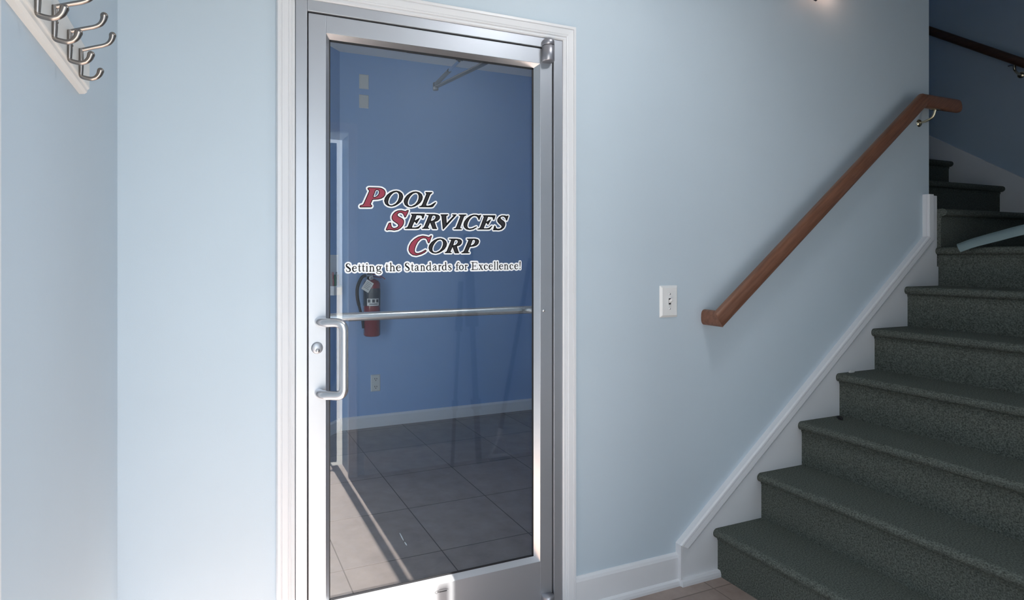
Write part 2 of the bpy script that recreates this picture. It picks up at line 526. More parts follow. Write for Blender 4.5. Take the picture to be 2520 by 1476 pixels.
# baseboards
BBP = [(0, 0), (0.014, 0), (0.014, 0.112), (0.010, 0.122), (0.004, 0.129), (0, 0.129)]
SHOE = [(0, 0), (0.024, 0), (0.024, 0.010), (0.021, 0.020), (0.015, 0.026), (0, 0.026)]
def baseboard(name, x0, x1, y, prof, mat=M_TRIM, shoe=True):
    m = MB()
    m.prism(prof, lambda a, b, d: (d, y - a, b), x0, x1)
    if shoe:
        m.prism(SHOE, lambda a, b, d: (d, y - a, b), x0, x1)
    return struct(m.build(name, mat))
struct(baseboard('baseboard_front', 1.3085, 1.811, 0, BBP), 'white baseboard between the door casing and the stair skirt', 'baseboard')
baseboard('baseboard_front_left', XL, 0.1985, 0, BBP)
m = MB(); m.prism(BBP, lambda a, b, d: (XL + a, d, b), -0.93, -0.015)
struct(m.build('baseboard_left', M_TRIM))
BBI = [(0, 0), (0.014, 0), (0.014, 0.080), (0.008, 0.092), (0, 0.096)]
struct(baseboard('baseboard_back', 0.972, 3.40, YB, BBI, shoe=False), 'white baseboard along the back wall behind the glass', 'baseboard')
m = MB()
du = Vector((-1.32, -1.20, 0)).normalized(); dn = Vector((du.y, -du.x, 0)) * -1
if dn.dot(Vector((1, -1, 0))) < 0: dn = -dn
m.prism(BBI, lambda a, b, d: Vector((0.96, YB, b)) + du * d + dn * a, 0.01, 1.7)
struct(m.build('baseboard_angled', M_TRIM))
baseboard('baseboard_entry', 0.905, 2.10, YE, [(-a, b) for a, b in BBP], shoe=False)

# casing around the glass door
CAS = [(0, 0), (0, 0.009), (0.004, 0.012), (0.009, 0.012), (0.0105, 0.0095), (0.013, 0.0095), (0.0145, 0.0135), (0.019, 0.0145), (0.0205, 0.0125),
       (0.023, 0.0145), (0.040, 0.016), (0.0415, 0.0135), (0.0435, 0.0135), (0.045, 0.018), (0.0535, 0.018), (0.057, 0.012), (0.057, 0)]
def casing(name, x0, x1, zt, y, sgn=-1, mat=M_TRIM, prof=CAS, z0=0.0):
    """x0, x1, zt: inner edges; sgn: side of the wall the casing stands out on"""
    m = MB()
    Y = (0, sgn, 0)
    m.sweep(prof, ((x0, y, z0), (x0, y, zt)), (-1, 0, 0), Y, None, Vector((-1, 0, -1)).normalized() * -1 if False else (1, 0, 1))
    m.sweep(prof, ((x1, y, z0), (x1, y, zt)), (1, 0, 0), Y, None, (-1, 0, 1))
    m.sweep(prof, ((x0, y, zt), (x1, y, zt)), (0, 0, 1), Y, (1, 0, 1), (-1, 0, 1) if False else (1, 0, -1))
    return struct(m.build(name, mat))
casing('trim_1', 0.2554, 1.2515, 2.1655, 0.0)
bpy.data.objects['trim_1']['label'] = 'white fluted casing around the glass door'
bpy.data.objects['trim_1']['category'] = 'trim'
struct(box_obj('added_jamb_lining', (0.8175, YE - 0.22, 0), (0.8218, YE, 2.108), M_LEAF))  # dark lining added over the jamb to dim its reflection in the glass
casing('trim_2', -0.20, 0.803, 2.113, YE, 1)
# white casing on the side wall at the picture's left edge
m = MB(); m.box((XL, -1.06, 0), (XL + 0.016, -1.0050, 2.15))
struct(m.build('trim_3', M_TRIM, bevel=0.003), 'white casing edge on the side wall left of the coat rack', 'trim')

# ------------------------------------------------------------------ the glass door
door = thing('door_1', 'full glass aluminium door with company lettering, pull handle and push bar', 'door', (0.754, 0, 0), kind='structure')
fr = MB()
fr.box((0.2580, -0.006, 0), (0.2938, 0.105, 2.1680)); fr.box((1.2143, -0.006, 0), (1.2560, 0.105, 2.1680))
fr.box((0.2945, -0.006, 2.1304), (1.2143, 0.105, 2.1680))
fr.build('door_frame', M_ALU, door, 0.0012)
fr = MB()
fr.box((0.2945, 0.050, 0.0), (0.312, 0.066, 2.1304)); fr.box((1.1967, 0.050, 0.0), (1.2143, 0.066, 2.1304)); fr.box((0.312, 0.050, 2.113), (1.1967, 0.066, 2.1304))
fr.box((0.2935, 0.006, 0.0), (0.2990, 0.050, 2.1310)); fr.box((1.2098, 0.004, 0.0), (1.2148, 0.050, 2.1310)); fr.box((0.2985, 0.004, 2.1264), (1.2098, 0.050, 2.1310))  # black strips fill the door gaps, their shade put into the colour
fr.build('weather_strip_and_gap_shade', M_BLACK, door)
YD = 0.045
box_obj('threshold', (0.2945, -0.01, 0.0), (1.2143, 0.10, 0.012), M_ALU_D, door)
box_obj('stile', (0.2990, 0, 0.016), (0.3552, YD, 2.1262), M_ALU, door, 0.0010)
box_obj('stile', (1.1580, 0, 0.016), (1.2100, YD, 2.1262), M_ALU, door, 0.0010)
box_obj('top_rail', (0.3552, 0, 2.0703), (1.1580, YD, 2.1262), M_ALU, door, 0.0008)
box_obj('bottom_rail', (0.3552, 0, 0.016), (1.1580, YD, 0.2155), M_ALU, door, 0.0008)
def bead(side, front):
    """mitred glazing bead, sloping from the leaf's face to the glass"""
    x0, x1, z0, z1 = 0.3552, 1.1580, 0.2155, 2.0703
    w, b = 0.0150, 0.0110
    ya, yb = (0.0008, 0.0220) if front else (YD - 0.0008, 0.0310)
    O = {'l': ((x0, z0), (x0, z1)), 'r': ((x1, z0), (x1, z1)), 't': ((x0, z1), (x1, z1)), 'b': ((x0, z0), (x1, z0))}[side]
    xi0, xi1, zi0, zi1 = x0 + w, x1 - w, z0 + b, z1 - b - 0.001
    I = {'l': ((xi0, zi0), (xi0, zi1)), 'r': ((xi1, zi0), (xi1, zi1)), 't': ((xi0, zi1), (xi1, zi1)), 'b': ((xi0, zi0), (xi1, zi0))}[side]
    m = MB()
    pts = [(O[0][0], ya, O[0][1]), (O[1][0], ya, O[1][1]), (I[1][0], yb, I[1][1]), (I[0][0], yb, I[0][1]),
           (O[0][0], yb, O[0][1]), (O[1][0], yb, O[1][1])]
    m.add(pts, [(0, 1, 2, 3), (0, 4, 5, 1), (4, 3, 2, 5), (0, 3, 4), (1, 5, 2)])
    return m.build('glazing_bead', M_ALU_P if front and side in 'tr' else M_ALU, door)  # top and right front beads get brighter metal, bounce light put into the colour
for fr_ in (True, False):
    for sd in 'lrtb':
        bead(sd, fr_)
g = MB()
gx0, gx1, gz0, gz1 = 0.3702, 1.1430, 0.2265, 2.0583
gw = 0.0065
for a, b in (((gx0 - 0.004, 0.0222, gz0 - 0.004), (gx0 + gw * 0.5, 0.0240, gz1 + 0.004)), ((gx1 - gw, 0.0222, gz0 - 0.004), (gx1 + 0.004, 0.0240, gz1 + 0.004)),
             ((gx0, 0.0222, gz1 - gw), (gx1, 0.0240, gz1 + 0.004)), ((gx0, 0.0222, gz0 - 0.004), (gx1, 0.0240, gz0 + gw))):
    g.box(a, b)
g.build('gasket', M_BLACK, door)
box_obj('glass_pane', (0.3600, 0.0241, 0.2190), (1.1540, 0.0301, 2.0660), M_GLASS, door)

# pull handle
h = MB()
hx, hg = 0.3324, 0.3985
pth = [(hx, 0, 1.1425), (hx, -0.030, 1.1425), (hg, -0.066, 1.1425), (hg, -0.066, 0.9140), (hx, -0.030, 0.9140), (hx, 0, 0.9140)]
h.tube(rounded(pth, 0.026, 10), 0.0145, 24)
h.build('pull_handle', M_ALU_P, door)
# push bar on the far side
h = MB()
h.tube(rounded([(1.176, 0.047, 1.1475), (1.168, 0.060, 1.1475), (1.132, 0.072, 1.1475), (0.345, 0.072, 1.1455), (0.335, 0.060, 1.1455), (0.330, 0.047, 1.1455)], 0.010, 6),
       0.0150, 24)
h.build('push_bar', M_ALU_P, door)
# bolt of the push bar
h = MB(); h.lathe([(0.0, -0.0045), (0.004, -0.004), (0.0055, -0.002), (0.0055, 0.0)], (1.1731, 0, 1.1492), (0, 1, 0), 20)
h.build('bolt', M_STEEL, door)
# lock cylinder
lk = MB(); lk.lathe([(0.0, -0.008), (0.0165, -0.008), (0.0180, -0.006), (0.0188, 0.0)], (0.3262, 0, 1.0585), (0, 1, 0), 36)
lko = lk.build('lock_cylinder', M_ALU, door)
lk = MB(); lk.lathe([(0.0, -0.011), (0.0060, -0.011), (0.0068, -0.0085), (0.0068, -0.0075)], (0.3268, 0, 1.0510), (0, 1, 0), 28)
lk.box((0.3262, -0.0113, 1.0475), (0.3274, -0.0108, 1.0550), 1)
lk.build('key_plug', [M_STEEL, M_BLACK], lko)
# offset pivots
def pivot(zc, top=True):
    p = MB()
    if top:
        p.lathe([(0.0, -0.040), (0.021, -0.040), (0.0235, -0.037), (0.0235, 0.0165), (0.0222, 0.0175)], (1.1845, -0.012, zc), (0, 0, 1), 36)
        p.lathe([(0.0222, 0.0195), (0.0235, 0.0205), (0.0235, 0.0350), (0.0195, 0.0415), (0.0, 0.0435)], (1.1845, -0.012, zc), (0, 0, 1), 36)
        p.lathe([(0.0215, 0.017), (0.0215, 0.020)], (1.1845, -0.012, zc), (0, 0, 1), 36, 1)
    else:
        p.lathe([(0.0, -0.045), (0.0235, -0.045), (0.0235, 0.040), (0.021, 0.045), (0.0, 0.046)], (1.1845, -0.012, zc), (0, 0, 1), 36)
    p.build('pivot_hinge', [M_ALU_D, M_BLACK], door)
pivot(2.1155); pivot(0.048, False)
# closer with its two arms, on the far side
cl = MB()
cl.box((0.66, YD, 2.078), (0.99, YD + 0.055, 2.122))
clo = cl.build('door_closer', M_CLOSER, door, 0.006)
a = MB(); a.tube([(0.971, 0.075, 2.076), (0.962, 0.12, 2.074), (0.9063, 0.412, 2.072)], [0.012, 0.011, 0.010], 12, squash=(0.45, 1.3))
a.lathe([(0.0, -0.012), (0.012, -0.012), (0.012, 0.018), (0.0, 0.018)], (0.9063, 0.412, 2.072), (0, 0, 1), 16)
a.build('closer_arm', M_CLOSER, clo)
a = MB(); a.tube([(0.9063, 0.412, 2.084), (0.8900, 0.232, 2.084)], 0.009, 12)
a.tube([(0.8900, 0.232, 2.084), (0.8795, 0.1157, 2.084)], 0.006, 12, 1)
a.box((0.866, 0.085, 2.084), (0.893, 0.116, 2.098), 0)
a.build('closer_arm', [M_CLOSER, M_STEEL], clo)
# maker's oval on the bottom rail: thin ring and a word too small to make out
bd = MB()
oc = (0.7600, 0.1886)
ring = [(oc[0] + 0.026 * math.cos(t * math.pi / 20) + 0.0, oc[1] + 0.0065 * math.sin(t * math.pi / 20)) for t in range(2, 26)]
bf = Field(0.725, 0.800, 0.175, 0.202, 0.0003)
bf.stroke(ring, 0.0004)
xs = oc[0] - 0.017
for k, (w_, hgt) in enumerate([(0.006, 0.006), (0.004, 0.0035), (0.005, 0.0035), (0.004, 0.0035), (0.004, 0.0035), (0.004, 0.0035), (0.004, 0.0035)]):
    z0 = oc[1] - 0.003
    zig = [(xs, z0), (xs + w_ * 0.35, z0 + hgt), (xs + w_ * 0.6, z0 + hgt * 0.2), (xs + w_, z0 + hgt * 0.85)]
    bf.stroke(zig, 0.0006)
    xs += w_ + 0.0008
bf.mesh(bd, -0.0006, 0)
bd.build('maker_badge', M_VINYL_K, door, fixn=False)

# ---- lettering on the glass (traced letter outlines: tenths of a millimetre in the plane of the pane)
LETTERS = [
 [
  ('r', [(4741,15157),(4733,15183),(4758,15214),(4828,15227),(4865,15267),(5056,15691),(5056,15725),(5017,15755),(5003,15789),(5033,15817),(5405,15822),(5500,15807),(5584,15759),(5620,15686),(5608,15599),(5560,15529),(5476,15474),(5357,15441),(5168,15428),(5100,15278),(5095,15252),(5133,15234),(5150,15206),(5127,15169)], [(5189,15515),(5262,15720),(5292,15752),(5345,15760),(5399,15734),(5405,15660),(5369,15579),(5286,15513),(5227,15495)]),
  ('k', [(6019,15741),(6128,15718),(6214,15658),(6245,15578),(6226,15485),(6165,15390),(6067,15311),(5958,15250),(5837,15219),(5716,15236),(5626,15296),(5590,15392),(5614,15485),(5692,15591),(5800,15676),(5909,15724)], [(6012,15729),(6086,15699),(6126,15620),(6122,15516),(6079,15398),(5994,15297),(5855,15229),(5764,15237),(5710,15293),(5702,15373),(5734,15489),(5800,15596),(5897,15692)]),
  ('k', [(6731,15743),(6844,15721),(6932,15660),(6964,15579),(6945,15484),(6882,15388),(6781,15308),(6669,15246),(6545,15215),(6421,15232),(6328,15293),(6291,15391),(6316,15484),(6396,15592),(6507,15678),(6619,15727)], [(6725,15731),(6800,15702),(6842,15621),(6838,15515),(6794,15397),(6706,15294),(6563,15225),(6470,15234),(6415,15290),(6406,15371),(6439,15489),(6507,15597),(6607,15694)]),
  ('k', [(7092,15736),(7321,15741),(7251,15700),(7086,15316),(7099,15269),(7162,15260),(7277,15287),(7379,15350),(7462,15400),(7347,15244),(6859,15236),(6922,15254),(6966,15300),(7131,15695)], None),
 ],
 [
  ('r', [(6448,15093),(6425,15016),(6346,14866),(6314,14859),(6288,14914),(6255,14977),(6197,15012),(6126,15013),(6061,14975),(6042,14926),(6068,14884),(6139,14843),(6229,14802),(6279,14742),(6279,14656),(6242,14569),(6165,14488),(6061,14425),(5933,14402),(5843,14415),(5741,14419),(5677,14400),(5646,14421),(5747,14647),(5811,14652),(5818,14573),(5849,14500),(5920,14465),(6010,14485),(6074,14529),(6094,14578),(6061,14627),(5984,14674),(5894,14733),(5856,14793),(5853,14866),(5894,14952),(5971,15028),(6074,15073),(6190,15086),(6294,15064),(6353,15053),(6398,15092)], None),
  ('k', [(6555,14970),(7039,14981),(6989,14845),(6965,14845),(6965,14907),(6912,14949),(6740,14953),(6661,14745),(6700,14737),(6780,14785),(6852,14830),(6746,14660),(6727,14678),(6713,14715),(6654,14723),(6555,14514),(6582,14492),(6700,14492),(6806,14519),(6906,14595),(6819,14482),(6333,14475),(6398,14492),(6438,14524),(6595,14922),(6588,14953)], None),
  ('k', [(7126,14974),(7436,14979),(7558,14960),(7612,14911),(7599,14835),(7531,14771),(7402,14730),(7476,14512),(7497,14491),(7355,14489),(7260,14721),(7247,14721),(7146,14513),(7206,14491),(6965,14487),(7032,14510),(7220,14945),(7179,14969)], [(7327,14948),(7395,14968),(7470,14939),(7476,14864),(7422,14787),(7341,14744),(7253,14735)]),
  ('k', [(7666,14976),(7927,14983),(7858,14949),(7851,14930),(7872,14653),(8163,14951),(8177,14974),(8107,14985),(8246,14989),(7748,14480),(7700,14939)], None),
  ('k', [(8365,14988),(8640,14995),(8569,14968),(8541,14935),(8386,14536),(8400,14508),(8456,14496),(8163,14491),(8232,14507),(8260,14533),(8428,14932),(8414,14970)], None),
  ('k', [(9223,15005),(9154,14841),(9132,14899),(9067,14975),(8960,14991),(8867,14956),(8767,14864),(8696,14734),(8668,14618),(8696,14529),(8767,14495),(8881,14510),(9053,14581),(8924,14505),(8782,14476),(8654,14496),(8569,14565),(8548,14654),(8583,14757),(8668,14862),(8796,14955),(8938,15003),(9067,15000),(9139,14976)], None),
  ('k', [(9327,14988),(9810,14998),(9761,14865),(9737,14864),(9737,14925),(9684,14967),(9512,14971),(9432,14765),(9472,14758),(9551,14805),(9624,14849),(9518,14682),(9498,14700),(9485,14736),(9426,14744),(9327,14538),(9353,14517),(9472,14516),(9578,14543),(9677,14618),(9591,14506),(9105,14500),(9170,14517),(9209,14548),(9367,14940),(9360,14971)], None),
  ('k', [(10353,15008),(10293,14848),(10270,14861),(10255,14927),(10180,14991),(10091,14995),(10024,14954),(10017,14908),(10061,14863),(10151,14812),(10210,14754),(10218,14675),(10173,14582),(10076,14512),(9957,14484),(9854,14491),(9743,14485),(9795,14628),(9817,14615),(9839,14537),(9913,14509),(10017,14520),(10084,14568),(10098,14620),(10061,14672),(9972,14736),(9913,14800),(9920,14879),(9987,14959),(10091,15007),(10210,15005),(10285,14987)], None),
 ],
 [
  ('r', [(7311,14230),(7287,14165),(7220,13989),(7186,13983),(7166,14026),(7139,14101),(7086,14150),(6992,14155),(6899,14123),(6793,14023),(6720,13898),(6674,13774),(6667,13687),(6713,13626),(6806,13614),(6925,13651),(7079,13735),(7112,13708),(7045,13651),(6912,13589),(6740,13545),(6608,13564),(6503,13637),(6457,13736),(6477,13859),(6555,13996),(6674,14108),(6819,14190),(6979,14226),(7112,14206),(7206,14179),(7260,14208),(7284,14234)], None),
  ('k', [(7647,14138),(7760,14113),(7848,14050),(7880,13970),(7861,13878),(7798,13785),(7697,13710),(7585,13652),(7460,13625),(7336,13645),(7243,13708),(7206,13805),(7231,13896),(7311,13999),(7423,14080),(7535,14125)], [(7641,14126),(7716,14095),(7758,14015),(7754,13911),(7710,13796),(7622,13698),(7479,13634),(7385,13646),(7330,13702),(7321,13782),(7355,13897),(7423,14000),(7522,14093)]),
  ('k', [(7982,14127),(8290,14128),(8412,14107),(8466,14057),(8452,13982),(8385,13920),(8257,13881),(8331,13664),(8351,13643),(8210,13642),(8116,13874),(8103,13874),(8002,13669),(8062,13647),(7823,13646),(7889,13669),(8076,14097),(8036,14121)], [(8183,14098),(8250,14117),(8324,14087),(8331,14012),(8277,13937),(8196,13896),(8109,13888)]),
  ('k', [(8682,14134),(8996,14140),(9111,14116),(9146,14065),(9118,13981),(9039,13916),(8924,13883),(8782,13875),(8696,13682),(8711,13657),(8767,13644),(8470,13641),(8534,13662),(8569,13695),(8753,14093),(8732,14119)], [(8888,14114),(8953,14130),(9010,14102),(9010,14032),(8967,13954),(8881,13902),(8796,13888)]),
 ],
]
TAGLINE = [
 ('S',0.4254,0.4423), ('e',0.4473,0.4621), ('t',0.4675,0.4760), ('t',0.4809,0.4892), ('i',0.4943,0.5007), ('n',0.5058,0.5245), ('g',0.5297,0.5493), ('t',0.5637,0.5719), ('h',0.5775,0.5968), ('e',0.6007,0.6168), ('S',0.6322,0.6492), ('t',0.6546,0.6637), ('a',0.6682,0.6844), ('n',0.6895,0.7063), ('d',0.7109,0.7307), ('a',0.7357,0.7518), ('r',0.7562,0.7670), ('d',0.7703,0.7893), ('s',0.7940,0.8075), ('f',0.8233,0.8369), ('o',0.8361,0.8544), ('r',0.8589,0.8700), ('E',0.8843,0.9110), ('x',0.9152,0.9316), ('c',0.9360,0.9513), ('e',0.9552,0.9714), ('l',0.9766,0.9830), ('l',0.9878,0.9942), ('e',0.9979,1.0140), ('n',1.0183,1.0370), ('c',1.0418,1.0569), ('e',1.0623,1.0774), ('!',1.0828,1.0886),
]

YV = 0.0236
def smooth_outline(pts):
    """round the gentle vertices, keep the sharp ones"""
    n = len(pts); out = []
    for i in range(n):
        a, b, c = Vector(pts[i - 1]), Vector(pts[i]), Vector(pts[(i + 1) % n])
        u, w = (b - a), (c - b)
        ang = u.angle(w) if u.length > 0 and w.length > 0 else 0
        if ang < 1.15:
            for t in (0.25, 0.5, 0.75):
                p = a.lerp(b, 0.75) * (1 - t) ** 2 + b * 2 * t * (1 - t) + b.lerp(c, 0.25) * t * t
                out.append((p.x, p.y))
        else:
            out.append((b.x, b.y))
    return out
for row, lab in zip(LETTERS, ('top line of italic lettering, burgundy and black', 'second line of italic lettering, burgundy and black', 'third line of italic lettering, burgundy and black')):
    m = MB()
    ax = [a * 1e-4 for k_, o_, h_ in row for a, b in o_]; az = [b * 1e-4 for k_, o_, h_ in row for a, b in o_]
    box_ = (min(ax) - 0.012, max(ax) + 0.012, min(az) - 0.012, max(az) + 0.012)
    white, black = Field(*box_), Field(*box_)
    for kind_, outer, hole in row:
        o_ = smooth_outline([(a * 1e-4, b * 1e-4) for a, b in outer])
        h_ = smooth_outline([(a * 1e-4, b * 1e-4) for a, b in hole]) if hole else None
        white.fill(o_, h_)
        white.stroke(o_, 0.0064, True)
        if h_: white.stroke(h_, 0.0036 if kind_ == 'r' else 0.0058, True)
        m.fill(o_, h_, YV - 0.0002, 1 if kind_ == 'r' else 2)
        hw = 0.00135 if kind_ == 'r' else 0.0018
        black.stroke(o_, hw, True)
        if h_: black.stroke(h_, hw, True)
    white.mesh(m, YV, 0); black.mesh(m, YV - 0.0004, 3)
    o = m.build('lettering', [M_VINYL_W, M_VINYL_R, M_VINYL_G, M_VINYL_K], door, fixn=False)
    o['label'] = lab

def ell(cx, cy, rx, ry, tmax=0.09, tmin=0.04, n=22):
    return [(cx + rx * math.cos(t * 2 * math.pi / n), cy + ry * math.sin(t * 2 * math.pi / n), tmin + (tmax - tmin) * abs(math.cos(t * 2 * math.pi / n))) for t in range(n + 1)]
GL = {
 'S': (0.95, [bez([(.80, 1.18, .03), (.74, 1.42, .045), (.45, 1.52, .05), (.16, 1.36, .09), (.16, 1.04, .115), (.48, .78, .13), (.80, .48, .115), (.80, .17, .09), (.50, .0, .05), (.18, .08, .05), (.08, .38, .03)])]),
 'e': (0.85, [[(.12, .60, .03), (.76, .60, .03)], bez([(.77, .60, .06), (.70, .90, .06), (.45, 1.0, .045), (.15, .82, .085), (.08, .5, .105), (.2, .14, .09), (.48, .0, .06), (.80, .2, .03)])]),
 't': (0.6, [[(.26, 1.36, .02), (.26, 1.0, .075), (.26, .2, .085)], bez([(.26, .2, .085), (.36, .03, .06), (.60, .10, .03)]), [(.02, .97, .03), (.58, .97, .03)]]),
 'i': (0.5, [[(.25, .98, .08), (.25, 0, .08)], [(.04, .01, .03), (.46, .01, .03)], [(.06, .90, .03), (.25, .96, .05)], [(.24, 1.42, .10), (.25, 1.42, .10)]]),
 'l': (0.5, [[(.25, 1.58, .08), (.25, 0, .08)], [(.04, .01, .03), (.46, .01, .03)], [(.06, 1.50, .03), (.25, 1.56, .05)]]),
 'n': (1.1, [[(.22, .98, .08), (.22, 0, .08)], [(.02, .01, .03), (.42, .01, .03)], [(.64, .01, .03), (1.06, .01, .03)], [(.04, .90, .03), (.22, .96, .05)], bez([(.24, .72, .04), (.5, .97, .06), (.78, .86, .08), (.85, .5, .085), (.85, .0, .08)])]),
 'h': (1.1, [[(.22, 1.58, .08), (.22, 0, .08)], [(.02, .01, .03), (.42, .01, .03)], [(.64, .01, .03), (1.06, .01, .03)], [(.04, 1.50, .03), (.22, 1.56, .05)], bez([(.24, .72, .04), (.5, .97, .06), (.78, .86, .08), (.85, .5, .085), (.85, .0, .08)])]),
 'g': (1.0, [ell(.42, .64, .32, .36), bez([(.62, .90, .04), (.78, .93, .05), (.96, .95, .05)]), bez([(.25, .32, .05), (.14, .14, .06), (.40, .03, .07), (.76, -.06, .07), (.86, -.26, .06), (.65, -.48, .045), (.30, -.48, .045), (.08, -.30, .05), (.22, -.06, .04)])]),
 'a': (0.95, [bez([(.12, .76, .07), (.28, .97, .05), (.55, .95, .065), (.64, .72, .085), (.64, .2, .085), (.74, .03, .05), (.92, .10, .03)]), bez([(.62, .60, .03), (.30, .48, .05), (.08, .28, .08), (.16, .04, .07), (.42, .03, .05), (.63, .25, .03)])]),
 'd': (1.0, [[(.76, 1.58, .08), (.76, .08, .085)], [(.58, 1.50, .03), (.76, 1.56, .05)], [(.76, .04, .04), (.96, .03, .03)], bez([(.75, .85, .03), (.5, .98, .05), (.19, .84, .08), (.09, .48, .105), (.2, .12, .08), (.45, .01, .05), (.74, .2, .03)])]),
 's': (0.7, [bez([(.58, .76, .03), (.52, .95, .04), (.34, 1.0, .045), (.14, .88, .08), (.18, .64, .09), (.40, .48, .09), (.58, .30, .09), (.54, .08, .07), (.34, .0, .045), (.14, .06, .045), (.08, .26, .03)])]),
 'f': (0.75, [bez([(.74, 1.42, .07), (.58, 1.56, .05), (.38, 1.46, .06), (.28, 1.12, .085), (.28, .6, .085), (.28, 0, .08)]), [(.06, .97, .03), (.62, .97, .03)], [(.04, .01, .03), (.54, .01, .03)]]),
 'o': (0.95, [ell(.475, .5, .38, .48, .10, .045)]),
 'r': (0.7, [[(.22, .98, .08), (.22, 0, .08)], [(.02, .01, .03), (.46, .01, .03)], [(.04, .90, .03), (.22, .96, .05)], bez([(.24, .70, .03), (.38, .92, .05), (.60, .93, .10)])]),
 'E': (1.15, [[(.28, 1.5, .09), (.28, 0, .09)], [(.04, 1.5, .035), (.98, 1.5, .035)], [(.04, .01, .035), (1.08, .01, .035)], [(.28, .78, .035), (.74, .78, .035)], [(.98, 1.5, .03), (1.0, 1.22, .02)], [(1.08, .01, .04), (1.14, .34, .02)], [(.74, .94, .02), (.74, .62, .02)]]),
 'x': (0.95, [[(.16, .98, .09), (.78, .02, .09)], [(.76, .98, .03), (.12, .02, .03)], [(.02, .99, .03), (.34, .99, .03)], [(.62, .99, .03), (.92, .99, .03)], [(.0, .01, .03), (.30, .01, .03)], [(.58, .01, .03), (.94, .01, .03)]]),
 'c': (0.85, [bez([(.72, .80, .09), (.66, .93, .06), (.45, 1.0, .045), (.16, .84, .085), (.08, .5, .105), (.2, .14, .09), (.48, .0, .06), (.80, .2, .03)])]),
 '!': (0.3, [[(.15, 1.5, .11), (.15, .42, .03)], [(.15, .06, .10), (.151, .06, .10)]]),
}
XH = 0.0172
m = MB()
box_ = (TAGLINE[0][1] - 0.012, TAGLINE[-1][2] + 0.012, 1.276, 1.350)
white, black = Field(*box_), Field(*box_, h=0.0004)
for ch, x0, x1 in TAGLINE:
    wd, strokes = GL[ch]
    sx = (x1 - x0) / wd
    zb = 1.3008 + (x0 - 0.42) * 0.0062
    for st_ in strokes:
        pts = [(x0 + p[0] * sx, zb + p[1] * XH) for p in st_]
        white.stroke(pts, 0.0066)
        black.stroke(pts, [max(p[2] * 1.3, 0.058) * XH for p in st_])
white.mesh(m, YV, 0); black.mesh(m, YV - 0.0003, 1)
o = m.build('lettering', [M_VINYL_W, M_VINYL_K], door, fixn=False)
o['label'] = 'bottom line of small upright black lettering edged in white'

# ------------------------------------------------------------------ coat rack on the side wall
rack = thing('coat_rack', 'white coat rack board with satin nickel double hooks on the left wall', 'coat rack', (XL, -0.75, 1.675))
m = MB()
RP = [(0, 1.6745), (0.0095, 1.6755), (0.0135, 1.6790), (0.0142, 1.6830), (0.0150, 1.6845), (0.0172, 1.6860), (0.0180, 1.6880), (0.0180, 1.755), (0.0165, 1.759), (0.0115, 1.762), (0.0095, 1.766), (0.006, 1.770), (0, 1.772)]
m.prism(RP, lambda a, b, d: (XL + a, d, b), -1.36 if False else -0.945, -0.5026)
m.build('board', M_CREAM, rack)
def hook(y):
    m = MB()
    x = XL + 0.018
    # flat stem against the board
    m.tube([(x + 0.003, y, 1.6845), (x + 0.0035, y, 1.700), (x + 0.0035, y, 1.722), (x + 0.003, y, 1.733)], [0.0046, 0.0052, 0.0052, 0.0046], 14, squash=(0.8, 1.15) if False else (1.0, 0.8))
    # lower hook
    low = bez([(x + 0.003, y, 1.6862), (x + 0.0045, y, 1.6822), (x + 0.012, y, 1.6803), (x + 0.0205, y, 1.6800), (x + 0.0275, y, 1.6832), (x + 0.0325, y, 1.6890), (x + 0.0350, y, 1.6962)], 6)
    rl = [0.0038 + 0.0022 * max(0, (i / (len(low) - 1) - 0.6) / 0.4) for i in range(len(low))]
    m.tube(low, rl, 14)
    # upper arm
    up = bez([(x + 0.002, y, 1.7305), (x + 0.010, y, 1.7335), (x + 0.026, y, 1.7395), (x + 0.040, y, 1.7445), (x + 0.0490, y, 1.7505), (x + 0.0535, y, 1.7585), (x + 0.0548, y, 1.7655)], 6)
    ru = [0.0035 + 0.0028 * max(0, (i / (len(up) - 1) - 0.55) / 0.45) for i in range(len(up))]
    m.tube(up, ru, 14)
    for c, r in ((low[-1], rl[-1]), (up[-1], ru[-1])):
        m.lathe([(r * math.cos(t * math.pi / 12), r * math.sin(t * math.pi / 12)) for t in range(-6, 7)], c, (0, 0, 1), 14)
    m.lathe([(0.0, 0.0046), (0.0018, 0.0042), (0.0030, 0.0020), (0.0030, 0.0)], (x + 0.004, y, 1.708), (1, 0, 0), 12)
    return m.build('hook', M_NICKEL, rack)
for y in (-0.881, -0.790, -0.6905, -0.600):
    hook(y)

# ------------------------------------------------------------------ light switch
sw = thing('light_switch', 'white toggle light switch plate on the pale blue wall beside the handrail', 'light switch', (1.772, 0, 1.167))
def plate(parent, x0, x1, z0, z1, y, mat, t=0.006, slope=0.007):
    m = MB()
    A = [(x0, y, z0), (x1, y, z0), (x1, y, z1), (x0, y, z1)]
    B = [(x0 + slope, y - t, z0 + slope), (x1 - slope, y - t, z0 + slope), (x1 - slope, y - t, z1 - slope), (x0 + slope, y - t, z1 - slope)]
    m.add(A + B, [(0, 1, 5, 4), (1, 2, 6, 5), (2, 3, 7, 6), (3, 0, 4, 7), (4, 5, 6, 7), (3, 2, 1, 0)])
    return m
plate(sw, 1.7240, 1.8195, 1.1005, 1.2335, 0, M_PLASTIC, 0.008, 0.010).build('wall_plate', M_PLASTIC, sw, 0.002)
m = MB(); m.box((1.7665, -0.0086, 1.1550), (1.7775, -0.0080, 1.1800), 1)
